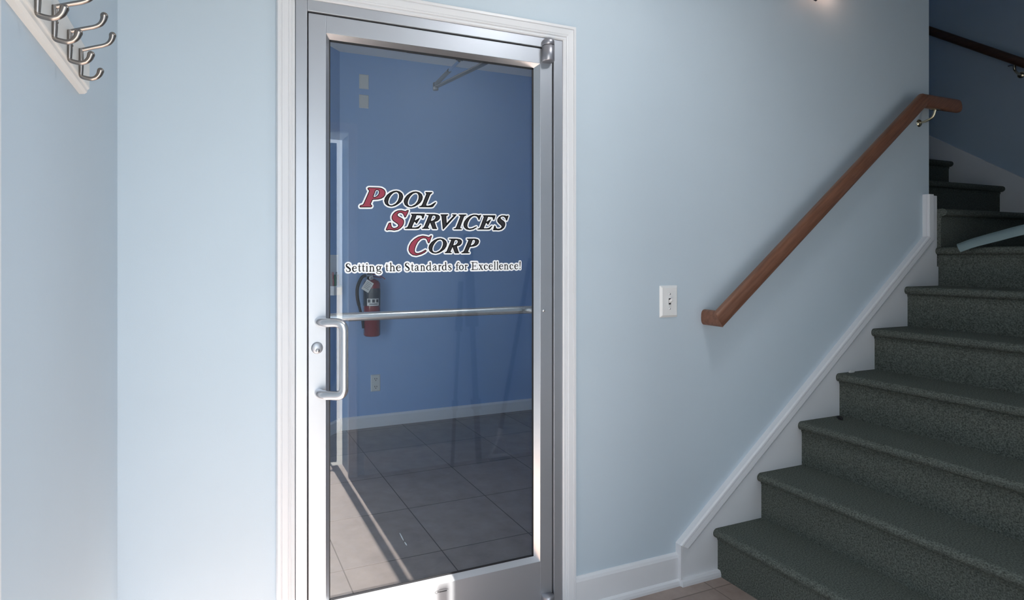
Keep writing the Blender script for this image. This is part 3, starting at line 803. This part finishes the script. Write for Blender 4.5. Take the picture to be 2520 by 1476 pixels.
m.add([(1.7675, -0.008, 1.160), (1.7765, -0.008, 1.160), (1.7765, -0.008, 1.173), (1.7675, -0.008, 1.173),
       (1.7685, -0.024, 1.172), (1.7755, -0.024, 1.172), (1.7755, -0.023, 1.181), (1.7685, -0.023, 1.181)],
      [(0, 1, 5, 4), (1, 2, 6, 5), (2, 3, 7, 6), (3, 0, 4, 7), (4, 5, 6, 7)], 0)
m.build('toggle', [M_PLASTIC, M_BLACK], sw)
for z in (1.1365, 1.1975):
    m = MB(); m.lathe([(0.0, -0.0105), (0.003, -0.0098), (0.004, -0.0078)], (1.772, 0, z), (0, 1, 0), 16)
    m.build('screw', M_STEEL, sw)

# ------------------------------------------------------------------ stairs
st = thing('staircase', 'dark grey green carpeted staircase climbing right of the blue wall and turning left', 'staircase', (1.998, -0.6, 0))
RUN, RISE, X1 = 0.2576, 0.2, 1.998
def nose_profile(x, zt, zb, xe, r=0.019):
    """tread with a rolled front: returns polygon in (run, height)"""
    p = [(x + 0.026, zb)]
    p.append((x + 0.026, zt - 2 * r - 0.016))
    p.append((x + 0.022, zt - 2 * r - 0.006))
    for k in range(0, 9):
        a = -math.pi * 0.42 - k * (math.pi * 1.08 / 8 + 0) + 0
        p.append((x + r + r * math.cos(a - 0.0) * 1.0, zt - r + r * math.sin(a)))
    p += [(x + r, zt), (xe, zt), (xe, zb)]
    return p
def ordered(poly):
    out = []
    for q in poly:
        if not out or (abs(q[0] - out[-1][0]) + abs(q[1] - out[-1][1])) > 1e-5:
            out.append(q)
    return out
for k in range(6):
    m = MB()
    x = X1 + k * RUN
    m.prism(ordered(nose_profile(x, RISE * (k + 1), RISE * k, x + RUN + 0.026)), lambda a, b, d: (a, d, b), -1.187, -0.0182)
    m.build('step', M_CARPET, st)
# landing
m = MB(); x = X1 + 6 * RUN
m.prism(ordered(nose_profile(x, 1.4, 1.2, XR - 0.002)), lambda a, b, d: (a, d, b), -1.187, -0.0182)
m.box((x + 0.03, -0.018, 1.2), (XR - 0.002, 0.2, 1.4))
m.build('landing', M_CARPET, st)
YS = -0.060
for k in range(7):
    m = MB()
    y = YS + k * 0.2620
    xa = XC + 0.001 if k else XC + 0.031
    zt = 1.6 + 0.2 * k
    if k == 0:
        m.prism(ordered(nose_profile(y, zt, 1.4, 0.0)), lambda a, b, d: (d, a, b), XC + 0.034, XR - 0.018)
        m.box((XC + 0.001, 0.0, 1.4), (XR - 0.018, y + 0.262 + 0.026, zt))
    else:
        m.prism(ordered(nose_profile(y, zt, zt - 0.2, y + 0.262 + 0.026)), lambda a, b, d: (d, a, b), XC + 0.001, XR - 0.018)
    m.build('step', M_CARPET, st)

# skirt board with cap along the front wall
SL = 0.776
def zline(x): return 0.168 + (x - 1.811) * SL
m = MB()
xe = 3.558
poly = [(1.811, 0), (1.811, 0.135), (1.822, zline(1.822) - 0.06)]
poly = [(1.813, 0.0), (1.813, 0.150), (3.470, zline(3.470) - 0.012), (3.470, 1.672), (xe, 1.668), (xe, 1.30)]
xs = xe
for k in range(6, 0, -1):
    xk = X1 + k * RUN
    poly.append((xk + 0.05, 0.2 * (k + 1) - 0.10)); poly.append((xk + 0.05, 0.2 * k - 0.03)); 
poly.append((X1 + 0.05, 0.15)); poly.append((X1 + 0.05, 0.0))
m.prism(poly, lambda a, b, d: (a, d, b), -0.0178, 0.0)
sk = struct(m.build('trim_4', M_SKIRT), 'white stair skirt board along the blue wall with moulded cap', 'trim')
CAP = [(-0.004, 0.0), (-0.004, 0.022), (-0.009, 0.0275), (-0.0155, 0.0285), (-0.0170, 0.0235), (-0.0190, 0.0235), (-0.0205, 0.0265), (-0.041, 0.0285), (-0.043, 0.0205), (-0.0455, 0.0205), (-0.047, 0.0250), (-0.054, 0.0220), (-0.056, 0.0)]
CAP = [(b_ + 0.004, a_) for b_, a_ in CAP]
m = MB()
d = Vector((1, 0, SL)).normalized(); upn = Vector((-SL, 0, 1)).normalized()
P0 = Vector((1.811, 0, 0.168)); P1 = Vector((3.472, 0, zline(3.472))); P2 = Vector((3.472, 0, 1.674))
vert = Vector((0, 0, 1))
mit0 = (d + vert).normalized()
m.sweep(CAP, (P0, P1), upn, (0, -1, 0), mit0, mit0)
m.sweep(CAP, (P1, P2), (-1, 0, 0), (0, -1, 0), mit0, vert)
m.sweep([(0, 0), (0, 0.0275), (-0.010, 0.0275), (-0.014, 0.022), (-0.014, 0)], ((1.811, 0, 0.0), P0), (-1, 0, 0), (0, -1, 0), vert, mit0)
m.prism(SHOE, lambda a, b, dd: (dd, -0.0178 - a * 0.75, b), 1.813, X1 + 0.03)
struct(m.build('trim_5', M_TRIM), 'white moulding capping the stair skirt board', 'trim')
# skirt on the stairwell's far wall
m = MB()
S2 = 0.2 / 0.262
def z2(y): return 1.8321 + (y - 0.1149) * 0.7555
m.prism([(-1.19, 1.40), (-1.19, 1.53), (-0.30, 1.53), (-0.287, z2(-0.287)), (2.0, z2(2.0)), (2.0, 2.6), (0.0, 1.40)], lambda a, b, dd: (dd, a, b), XR - 0.018, XR)
struct(m.build('trim_6', M_TRIM), 'white skirt board rising along the dark far wall of the stairs', 'trim')

# ------------------------------------------------------------------ handrails
def oval(w, h, n=20, p=2.6):
    out = []
    for k in range(n):
        a = 2 * math.pi * k / n
        c, s_ = math.cos(a), math.sin(a)
        out.append((w / 2 * math.copysign(abs(c) ** (2 / p), c), h / 2 * math.copysign(abs(s_) ** (2 / p), s_)))
    return out
def smooth_all(o, ang=0.6):
    for p in o.data.polygons: p.use_smooth = True
    md = o.modifiers.new('split', 'EDGE_SPLIT'); md.split_angle = ang
    return o
hr = thing('stair_handrail', 'reddish brown wooden handrail sloping up the pale blue wall above the stairs', 'handrail', (1.98, -0.05, 1.07))
YH = -0.070
A0 = Vector((1.972, 0.0, 1.0950)); A1 = Vector((1.972, YH, 1.0950)); A2 = Vector((3.330, YH, 2.1290)); A3 = Vector((3.622, YH, 2.1290))
hd = (A2 - A1).normalized(); hu = Vector((-hd.z, 0, hd.x))
m = MB(); pr_ = oval(0.044, 0.066)
e1 = Vector((0, -1, 0))
nm1 = (e1 + hd).normalized(); nm2 = (hd + Vector((1, 0, 0))).normalized()
m.sweep(pr_, (A0, A1), (1, 0, 0), (0, 0, 1), None, nm1)
m.sweep(pr_, (A1, A2), (0, -1, 0), hu, nm1, nm2)
m.sweep(pr_, (A2, A3), (0, -1, 0), (0, 0, 1), nm2, (1, 0, 0.25))
smooth_all(m.build('rail', M_WOOD, hr))
def bracket(parent, xw, zw, zr, yr, mat):
    m = MB()
    m.lathe([(0.0, -0.009), (0.010, -0.009), (0.017, -0.005), (0.020, 0.0)], (xw, 0, zw), (0, 1, 0), 24)
    m.tube(bez([(xw, -0.006, zw), (xw, -0.030, zw + 0.004), (xw, yr + 0.012, zw + 0.018), (xw, yr, zr - 0.004)], 6), 0.006, 12)
    m.box((xw - 0.028, yr - 0.010, zr - 0.004), (xw + 0.028, yr + 0.010, zr))
    return m.build('bracket', mat, parent, 0.001)
def zrail(x): return A1.z + (x - A1.x) * (A2.z - A1.z) / (A2.x - A1.x)
bracket(hr, 3.440, 2.042, 2.097, YH, M_BRASS)
for x in (2.30, 3.02):
    m = MB()
    zz = zrail(x) - 0.042
    m.lathe([(0.0, -0.008), (0.010, -0.008), (0.017, -0.004), (0.018, 0.0)], (x - 0.02, 0, zz - 0.030), (0, 1, 0), 24)
    m.tube(bez([(x - 0.02, -0.005, zz - 0.030), (x - 0.012, -0.035, zz - 0.024), (x, YH, zz + 0.004)], 6), 0.0055, 12)
    m.build('bracket', M_BRASS, hr)

hr2 = thing('stair_handrail', 'dark wooden handrail descending along the far stairwell wall at upper right', 'handrail', (4.66, 0.3, 2.7))
XH2 = XR - 0.075
def z3(y): return 2.5295 + (y - 0.0906) * 0.797 - 0.0
m = MB()
B0 = Vector((XH2, -0.35, z3(-0.35))); B1 = Vector((XH2, 2.2, z3(2.2)))
bd_ = (B1 - B0).normalized(); bu = Vector((0, -bd_.z, bd_.y))
m.sweep(oval(0.044, 0.050), (B0, B1), (1, 0, 0), bu)
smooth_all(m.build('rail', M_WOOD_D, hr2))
for y in (0.135, 1.30):
    m = MB(); zc = z3(y) - 0.028
    m.lathe([(0.0, -0.009), (0.012, -0.008), (0.020, 0.0)], (XR, y, zc - 0.055), (1, 0, 0), 20)
    m.tube(bez([(XR - 0.006, y, zc - 0.055), (XR - 0.04, y, zc - 0.050), (XH2, y, zc - 0.030), (XH2, y, zc + 0.006)], 6), 0.0065, 12)
    m.box((XH2 - 0.008, y - 0.028, zc - 0.006), (XH2 + 0.008, y + 0.028, zc + 0.002))
    m.build('bracket', M_BRASS, hr2)

# ------------------------------------------------------------------ curved plastic strip at the landing's edge
m = MB()
cl_ = bez([(3.516, -0.1270, 1.3950), (3.530, -0.180, 1.421), (3.548, -0.260, 1.4495), (3.560, -0.357, 1.4800), (3.585, -0.460, 1.4960), (3.62, -0.57, 1.492), (3.66, -0.68, 1.472), (3.70, -0.78, 1.445)], 8)
prof = []
for k in range(9):
    t = -1 + 2 * k / 8
    prof.append((t * 0.030, 0.010 * (1 - t * t)))
rings = []
for i, p in enumerate(cl_):
    a = Vector(cl_[max(0, i - 1)]); b = Vector(cl_[min(len(cl_) - 1, i + 1)])
    t = (b - a).normalized()
    face = Vector((-0.80, 0.28, 0.45)); face = (face - t * face.dot(t)).normalized()
    w = t.cross(face); w = w if w.z > 0 else -w
    outer = [Vector(p) + w * q[0] + face * q[1] for q in prof]
    inner = [Vector(p) + w * q[0] + face * (q[1] - 0.003) for q in reversed(prof)]
    rings.append(outer + inner)
n = len(rings[0])
fs = []
for i in range(len(rings) - 1):
    for k in range(n):
        fs.append((i * n + k, i * n + (k + 1) % n, (i + 1) * n + (k + 1) % n, (i + 1) * n + k))
fs += [tuple(range(n)), tuple((len(rings) - 1) * n + k for k in range(n))]
m.add([q for r_ in rings for q in r_], fs)
tag(m.build('plastic_strip', M_CHANNEL), 'curved pale grey green plastic strip arching over the edge of the stair landing', 'plastic strip')

# ------------------------------------------------------------------ wall sconce above the stairs (only its drop shows)
sc = thing('wall_sconce', 'small dark wall lamp with warm bulb at the top edge above the handrail', 'wall lamp', (2.63, 0, 2.60))
m = MB(); m.lathe([(0.0, -0.022), (0.030, -0.020), (0.048, -0.008), (0.050, 0.0)], (2.60, 0, 2.62), (0, 1, 0), 28)
m.build('backplate', M_BRONZE, sc)
m = MB(); m.tube(bez([(2.60, -0.018, 2.62), (2.575, -0.06, 2.595), (2.518, -0.100, 2.580)], 6), 0.007, 12)
m.tube(bez([(2.60, -0.018, 2.62), (2.64, -0.06, 2.590), (2.690, -0.085, 2.595), (2.715, -0.085, 2.625)], 6), 0.006, 12)
m.lathe([(0.0, 0.035), (0.013, 0.028), (0.016, 0.0), (0.010, -0.02), (0.005, -0.03), (0.010, -0.045), (0.013, -0.060), (0.009, -0.074), (0.0, -0.082)], (2.512, -0.10, 2.560), (0, 0, 1), 20)
m.build('arm', M_BRONZE, sc)
m = MB(); m.lathe([(0.014, 0.0), (0.030, 0.012), (0.042, 0.050), (0.050, 0.110), (0.047, 0.110), (0.039, 0.050), (0.026, 0.014), (0.010, 0.004)], (2.715, -0.085, 2.625), (0, 0, 1), 28)
m.build('lamp_shade', M_SHADE, sc)
m = MB(); m.lathe([(0.0, -0.036), (0.008, -0.032), (0.014, -0.016), (0.014, 0.0), (0.010, 0.012)], (2.715, -0.085, 2.615), (0, 0, 1), 16)
m.build('bulb', M_BULB, sc)

cg = thing('added_ceiling_light', 'round white ceiling light added above the picture to brighten the foyer', 'ceiling light', (1.45, -0.85, Z1))  # unseen lamp added to lift the right wall and stairs
m = MB(); m.lathe([(0.0, 0.0), (0.185, 0.0), (0.185, -0.022), (0.172, -0.030)], (1.45, -0.85, Z1), (0, 0, 1), 40)
m.build('rim', M_PLASTIC, cg)
m = MB(); m.lathe([(0.172, -0.028), (0.150, -0.048), (0.090, -0.064), (0.0, -0.070)], (1.45, -0.85, Z1), (0, 0, 1), 40)
m.build('diffuser', M_DIFFUSER, cg)

# ------------------------------------------------------------------ inside the room behind the glass
fe = thing('fire_extinguisher', 'red fire extinguisher with dark label hanging on the blue back wall', 'fire extinguisher', (1.197, YB, 0.735))
ex, ey, er = 1.1965, YB - 0.080, 0.0655
m = MB()
m.lathe([(0.0, 0.735), (er * 0.86, 0.735), (er, 0.745), (er, 1.130), (er * 0.98, 1.145), (er * 0.82, 1.163), (er * 0.45, 1.176), (0.020, 1.180), (0.0, 1.181)], (ex, ey, 0), (0, 0, 1), 40)
m.build('cylinder', M_RED, fe)
m = MB()
def band(m_, a0, a1, z0, z1, rr, mi=0, n=18):
    v = []
    for k in range(n + 1):
        a = math.radians(a0 + (a1 - a0) * k / n)
        for z in (z0, z1): v.append((ex + rr * math.sin(a), ey - rr * math.cos(a), z))
    m_.add(v, [(2 * k, 2 * k + 2, 2 * k + 3, 2 * k + 1) for k in range(n)], mi, True)
band(m, -100, 80, 0.972, 1.108, er + 0.0008)
band(m, -50, 36, 0.975, 1.030, er + 0.0012, 1)
for a0 in (-44, -14, 14):
    band(m, a0, a0 + 18, 1.000, 1.024, er + 0.0016, 0, 5)
band(m, -34, 26, 0.985, 0.991, er + 0.0016, 0, 6)
m.build('label', [M_LABEL, M_PAPER], fe, fixn=False)
m = MB()
m.lathe([(0.018, 1.178), (0.018, 1.190), (0.013, 1.194), (0.013, 1.212), (0.0, 1.214)], (ex, ey, 0), (0, 0, 1), 20)
m.box((ex - 0.058, ey - 0.010, 1.200), (ex - 0.010, ey + 0.010, 1.214))
m.build('valve', M_STEEL, fe)
m = MB(); m.lathe([(0.0, -0.020), (0.012, -0.019), (0.015, -0.016), (0.015, 0.0)], (ex - 0.012, ey - 0.012, 1.187), (0, 1, 0), 24)
m.lathe([(0.0, -0.0215), (0.010, -0.0205)], (ex - 0.012, ey - 0.012, 1.187), (0, 1, 0), 24, 1)
m.build('gauge', [M_PAPER, M_ALU_D], fe)
m = MB()
m.tube(bez([(ex, ey - 0.004, 1.216), (ex + 0.03, ey - 0.006, 1.214), (ex + 0.07, ey - 0.006, 1.200), (ex + 0.105, ey - 0.006, 1.178)], 5), [0.006] * 15 + [0.009], 10, squash=(0.6, 1))
m.tube([(ex, ey - 0.004, 1.200), (ex + 0.05, ey - 0.005, 1.192), (ex + 0.075, ey - 0.005, 1.186)], 0.005, 10, squash=(0.6, 1))
m.build('handle', M_RED, fe)
m = MB()
hs_ = bez([(ex - 0.050, ey - 0.004, 1.207), (ex - 0.085, ey - 0.010, 1.190), (ex - 0.118, ey - 0.015, 1.120), (ex - 0.120, ey - 0.015, 1.040), (ex - 0.100, ey - 0.012, 0.950), (ex - 0.082, ey - 0.012, 0.880), (ex - 0.072, ey - 0.010, 0.800)], 8)
m.tube(hs_, [0.013] * 30 + [0.010] * (len(hs_) - 30), 14)
m.box((ex - 0.102, ey - 0.022, 0.895), (ex - 0.060, ey + 0.004, 0.912))
m.build('hose', M_HOSE, fe)
m = MB()
tc_ = Vector((ex - 0.055, ey - 0.072, 1.128)); ang = math.radians(-32)
for sx_, sz_ in (((-1, -1)), ):
    pass
ux = Vector((math.cos(ang), 0, math.sin(ang))); uz = Vector((-math.sin(ang), 0, math.cos(ang)))
q = [tc_ + ux * a + uz * b for a, b in ((-0.032, -0.042), (0.032, -0.042), (0.032, 0.042), (-0.032, 0.042))]
q2 = [p + Vector((0, 0.001, 0)) for p in q]
m.add(q + q2, [(0, 1, 2, 3), (7, 6, 5, 4), (0, 4, 5, 1), (1, 5, 6, 2), (2, 6, 7, 3), (3, 7, 4, 0)], 0)
for k in range(5):
    zc_ = 0.026 - k * 0.012
    qq = [tc_ + ux * a + uz * b + Vector((0, -0.0005, 0)) for a, b in ((-0.024, zc_), (0.024 - 0.008 * (k % 2), zc_), (0.024 - 0.008 * (k % 2), zc_ + 0.004), (-0.024, zc_ + 0.004))]
    m.add(qq, [(0, 1, 2, 3)], 1)
m.tube([tc_ + uz * 0.040, Vector((ex - 0.018, ey - 0.012, 1.196))], 0.0012, 6, 1)
m.build('inspection_tag', [M_PAPER, M_ALU_D], fe, fixn=False)
m = MB(); m.box((ex - 0.018, ey + er * 0.85, 1.05), (ex + 0.018, YB, 1.10)); m.box((ex - 0.012, ey + 0.012, 1.195), (ex + 0.012, YB, 1.207)); m.box((ex - 0.018, YB - 0.006, 1.02), (ex + 0.018, YB, 1.23))
m.build('wall_bracket', M_CLOSER, fe)

out_ = thing('power_outlet', 'white power outlet plate low on the blue back wall behind the glass', 'outlet', (1.2486, YB, 0.347))
plate(out_, 1.2085, 1.2890, 0.2795, 0.4145, YB, M_IVORY, 0.006, 0.006).build('wall_plate', M_IVORY, out_, 0.0015)
for z in (0.378, 0.316):
    m = MB()
    m.prism([(0.017 * math.copysign(min(1, abs(math.cos(t)) * 1.25), math.cos(t)), 0.0175 * math.sin(t)) for t in [k * math.pi / 10 for k in range(20)]],
            lambda a, b, dd: (1.2487 + a, dd, z + b), YB - 0.0085, YB - 0.005)
    for dx in (-0.008, 0.008): m.box((1.2487 + dx - 0.0022, YB - 0.0090, z - 0.001), (1.2487 + dx + 0.0022, YB - 0.0080, z + 0.009), 1)
    m.box((1.2487 - 0.0030, YB - 0.0090, z - 0.0125), (1.2487 + 0.0030, YB - 0.0080, z - 0.0065), 1)
    m.build('socket', [M_IVORY, M_BLACK], out_)
for (z0, z1, lab) in ((2.6790, 2.7945, 'upper of two blank ivory wall plates high on the blue back wall'), (2.5265, 2.6340, 'lower of two blank ivory wall plates high on the blue back wall')):
    o = plate(None, 1.1135, 1.1930, z0, z1, YB, M_IVORY, 0.007, 0.006).build('blank_plate', M_IVORY, None, 0.0015)
    tag(o, lab, 'wall plate', 'blank plates on the back wall')

# ------------------------------------------------------------------ foyer behind the camera (seen mirrored in the glass)
dr = thing('door_2', 'grey blue entry door standing open beside the opening', 'door', (0.788, -1.765, 0), kind='structure')
box_obj('leaf', (0.743, -2.62, 0.012), (0.787, -1.762, 2.095), M_LEAF, dr, 0.002)
m = MB(); m.lathe([(0.0, 0.060), (0.020, 0.058), (0.027, 0.045), (0.022, 0.030), (0.010, 0.022), (0.010, 0.006), (0.028, 0.004), (0.030, 0.0)], (0.743, -2.55, 0.95), (-1, 0, 0), 24)
m.build('door_knob', M_BRASS, dr)

wo = thing('pen_holder', 'white pen holder with coloured pens behind the left edge of the glass', 'pen holder', (0.80, 2.36, 1.05))
def on_ang(u, out, z): return Vector((0.96, YB, z)) + du * u + dn * out
def ang_box(m, u0, u1, o0, o1, z0, z1, mi=0):
    v = [on_ang(u, o, z) for z in (z0, z1) for u, o in ((u0, o0), (u1, o0), (u1, o1), (u0, o1))]
    m.add(v, [(0, 3, 2, 1), (4, 5, 6, 7), (0, 1, 5, 4), (1, 2, 6, 5), (2, 3, 7, 6), (3, 0, 4, 7)], mi)
m = MB(); ang_box(m, 0.035, 0.135, 0.0, 0.008, 1.10, 1.367); m.build('backing_board', M_PLASTIC, wo)
m = MB(); ang_box(m, 0.035, 0.135, 0.008, 0.040, 1.06, 1.13); m.build('cup', M_PLASTIC, wo)
for k, (u, mt) in enumerate(((0.045, M_RED), (0.068, M_LABEL), (0.090, paint('pen_green', (0.04, 0.20, 0.08), 0.4)), (0.113, M_RED))):
    m = MB(); m.tube([on_ang(u, 0.022, 1.10), on_ang(u + 0.006, 0.022, 1.215 + 0.02 * (k % 2))], 0.0065, 10); m.build('pen', mt, wo)

def pole(name, label, cat, pts, r0, r1, collar_z, grp=None):
    """telescopic pole leaning on the entry wall: thin lower tube, collar, thick upper tube"""
    a, b = Vector(pts[0]), Vector(pts[1])
    t = thing(name, label, cat, a, grp)
    def at(z): return a.lerp(b, (z - a.z) / (b.z - a.z))
    m = MB(); m.tube([a, at(collar_z)], r0, 14); m.build('inner_tube', M_POLE, t)
    m = MB(); m.tube([at(collar_z), b], r1, 14); m.build('outer_tube', M_POLE, t)
    m = MB(); m.tube([at(collar_z - 0.04), at(collar_z + 0.05)], r1 * 1.45, 14); m.build('locking_collar', M_POLE, t)
    m = MB(); m.tube([at(0.36), at(0.42)], r0 * 1.7, 14); m.build('clip', M_POLE, t)
    return t
pole('telescopic_pole', 'thin dark telescopic pole mirrored faintly in the door glass, leftmost of three', 'pole', ((1.4690, -1.445, 0.002), (1.552, -1.490, 1.19)), 0.012, 0.017, 0.905)
pole('telescopic_pole', 'thick dark telescopic pole mirrored faintly in the middle of the door glass', 'pole', ((1.6560, -1.435, 0.002), (1.600, -1.488, 1.50)), 0.020, 0.030, 0.935)
pb = thing('pool_brush', 'slanted dark pole with white bracket mirrored faintly low in the door glass', 'pool brush', (1.83, -1.45, 0.0))
m = MB(); m.tube([(1.8155, -1.450, 0.165), (2.085, -1.497, 1.34)], 0.015, 14); m.build('pole', M_POLE, pb)
m = MB()
m.tube(bez([(1.8155, -1.450, 0.190), (1.812, -1.450, 0.150), (1.785, -1.450, 0.085), (1.752, -1.450, 0.030)], 5), 0.011, 12)
m.tube(bez([(1.8155, -1.450, 0.175), (1.838, -1.450, 0.130), (1.866, -1.450, 0.070), (1.880, -1.450, 0.026)], 5), 0.011, 12)
m.tube([(1.742, -1.450, 0.028), (1.892, -1.450, 0.024)], 0.013, 12)
m.lathe([(0.017, -0.02), (0.019, 0.0), (0.017, 0.045)], (1.8165, -1.450, 0.165), (0.22, -0.04, 1.0), 14)
m.build('bracket', M_PLASTIC, pb)
m = MB(); m.box((1.745, -1.462, 0.0), (1.890, -1.438, 0.022)); m.build('bristles', M_POLE, pb)

# small litter
def scrap(label, pts, w, t, mat, grp=None, name='paper_scrap'):
    m = MB()
    a, b = Vector(pts[0]), Vector(pts[1])
    d = (b - a).normalized(); q = Vector((-d.y, d.x, 0)) * w
    mid = a.lerp(b, 0.55) + q * 0.5
    base = [a + q * 0.6, a - q * 0.8, mid - q * 1.9, b - q * 0.6, b + q * 0.5, mid + q * 0.4]
    top = [p + Vector((0, 0, t * (1.0 + 0.8 * (k % 3)))) for k, p in enumerate(base)]
    n = 6
    m.add(base + top, [(k, (k + 1) % n, n + (k + 1) % n, n + k) for k in range(n)] + [tuple(reversed(range(n))), tuple(range(n, 2 * n))])
    return tag(m.build(name, mat), label, 'scrap', grp)
scrap('longer of two thin white slivers on the inner tile floor behind the glass', ((0.8765, 0.798, 0.0002), (0.8702, 0.725, 0.0002)), 0.0022, 0.0012, M_PLASTIC)
scrap('shorter of two thin white slivers on the inner tile floor behind the glass', ((0.8706, 0.709, 0.0002), (0.8697, 0.677, 0.0002)), 0.0022, 0.0012, M_PLASTIC)
scrap('small black scrap on the third carpeted tread beside the white skirt', ((2.742, -0.046, 0.6002), (2.722, -0.078, 0.6002)), 0.006, 0.006, M_BLACK, None, 'black_scrap')
scrap('small white scrap on the fourth carpeted tread against the white skirt', ((2.848, -0.030, 0.8002), (2.892, -0.024, 0.8002)), 0.005, 0.004, M_PAPER)
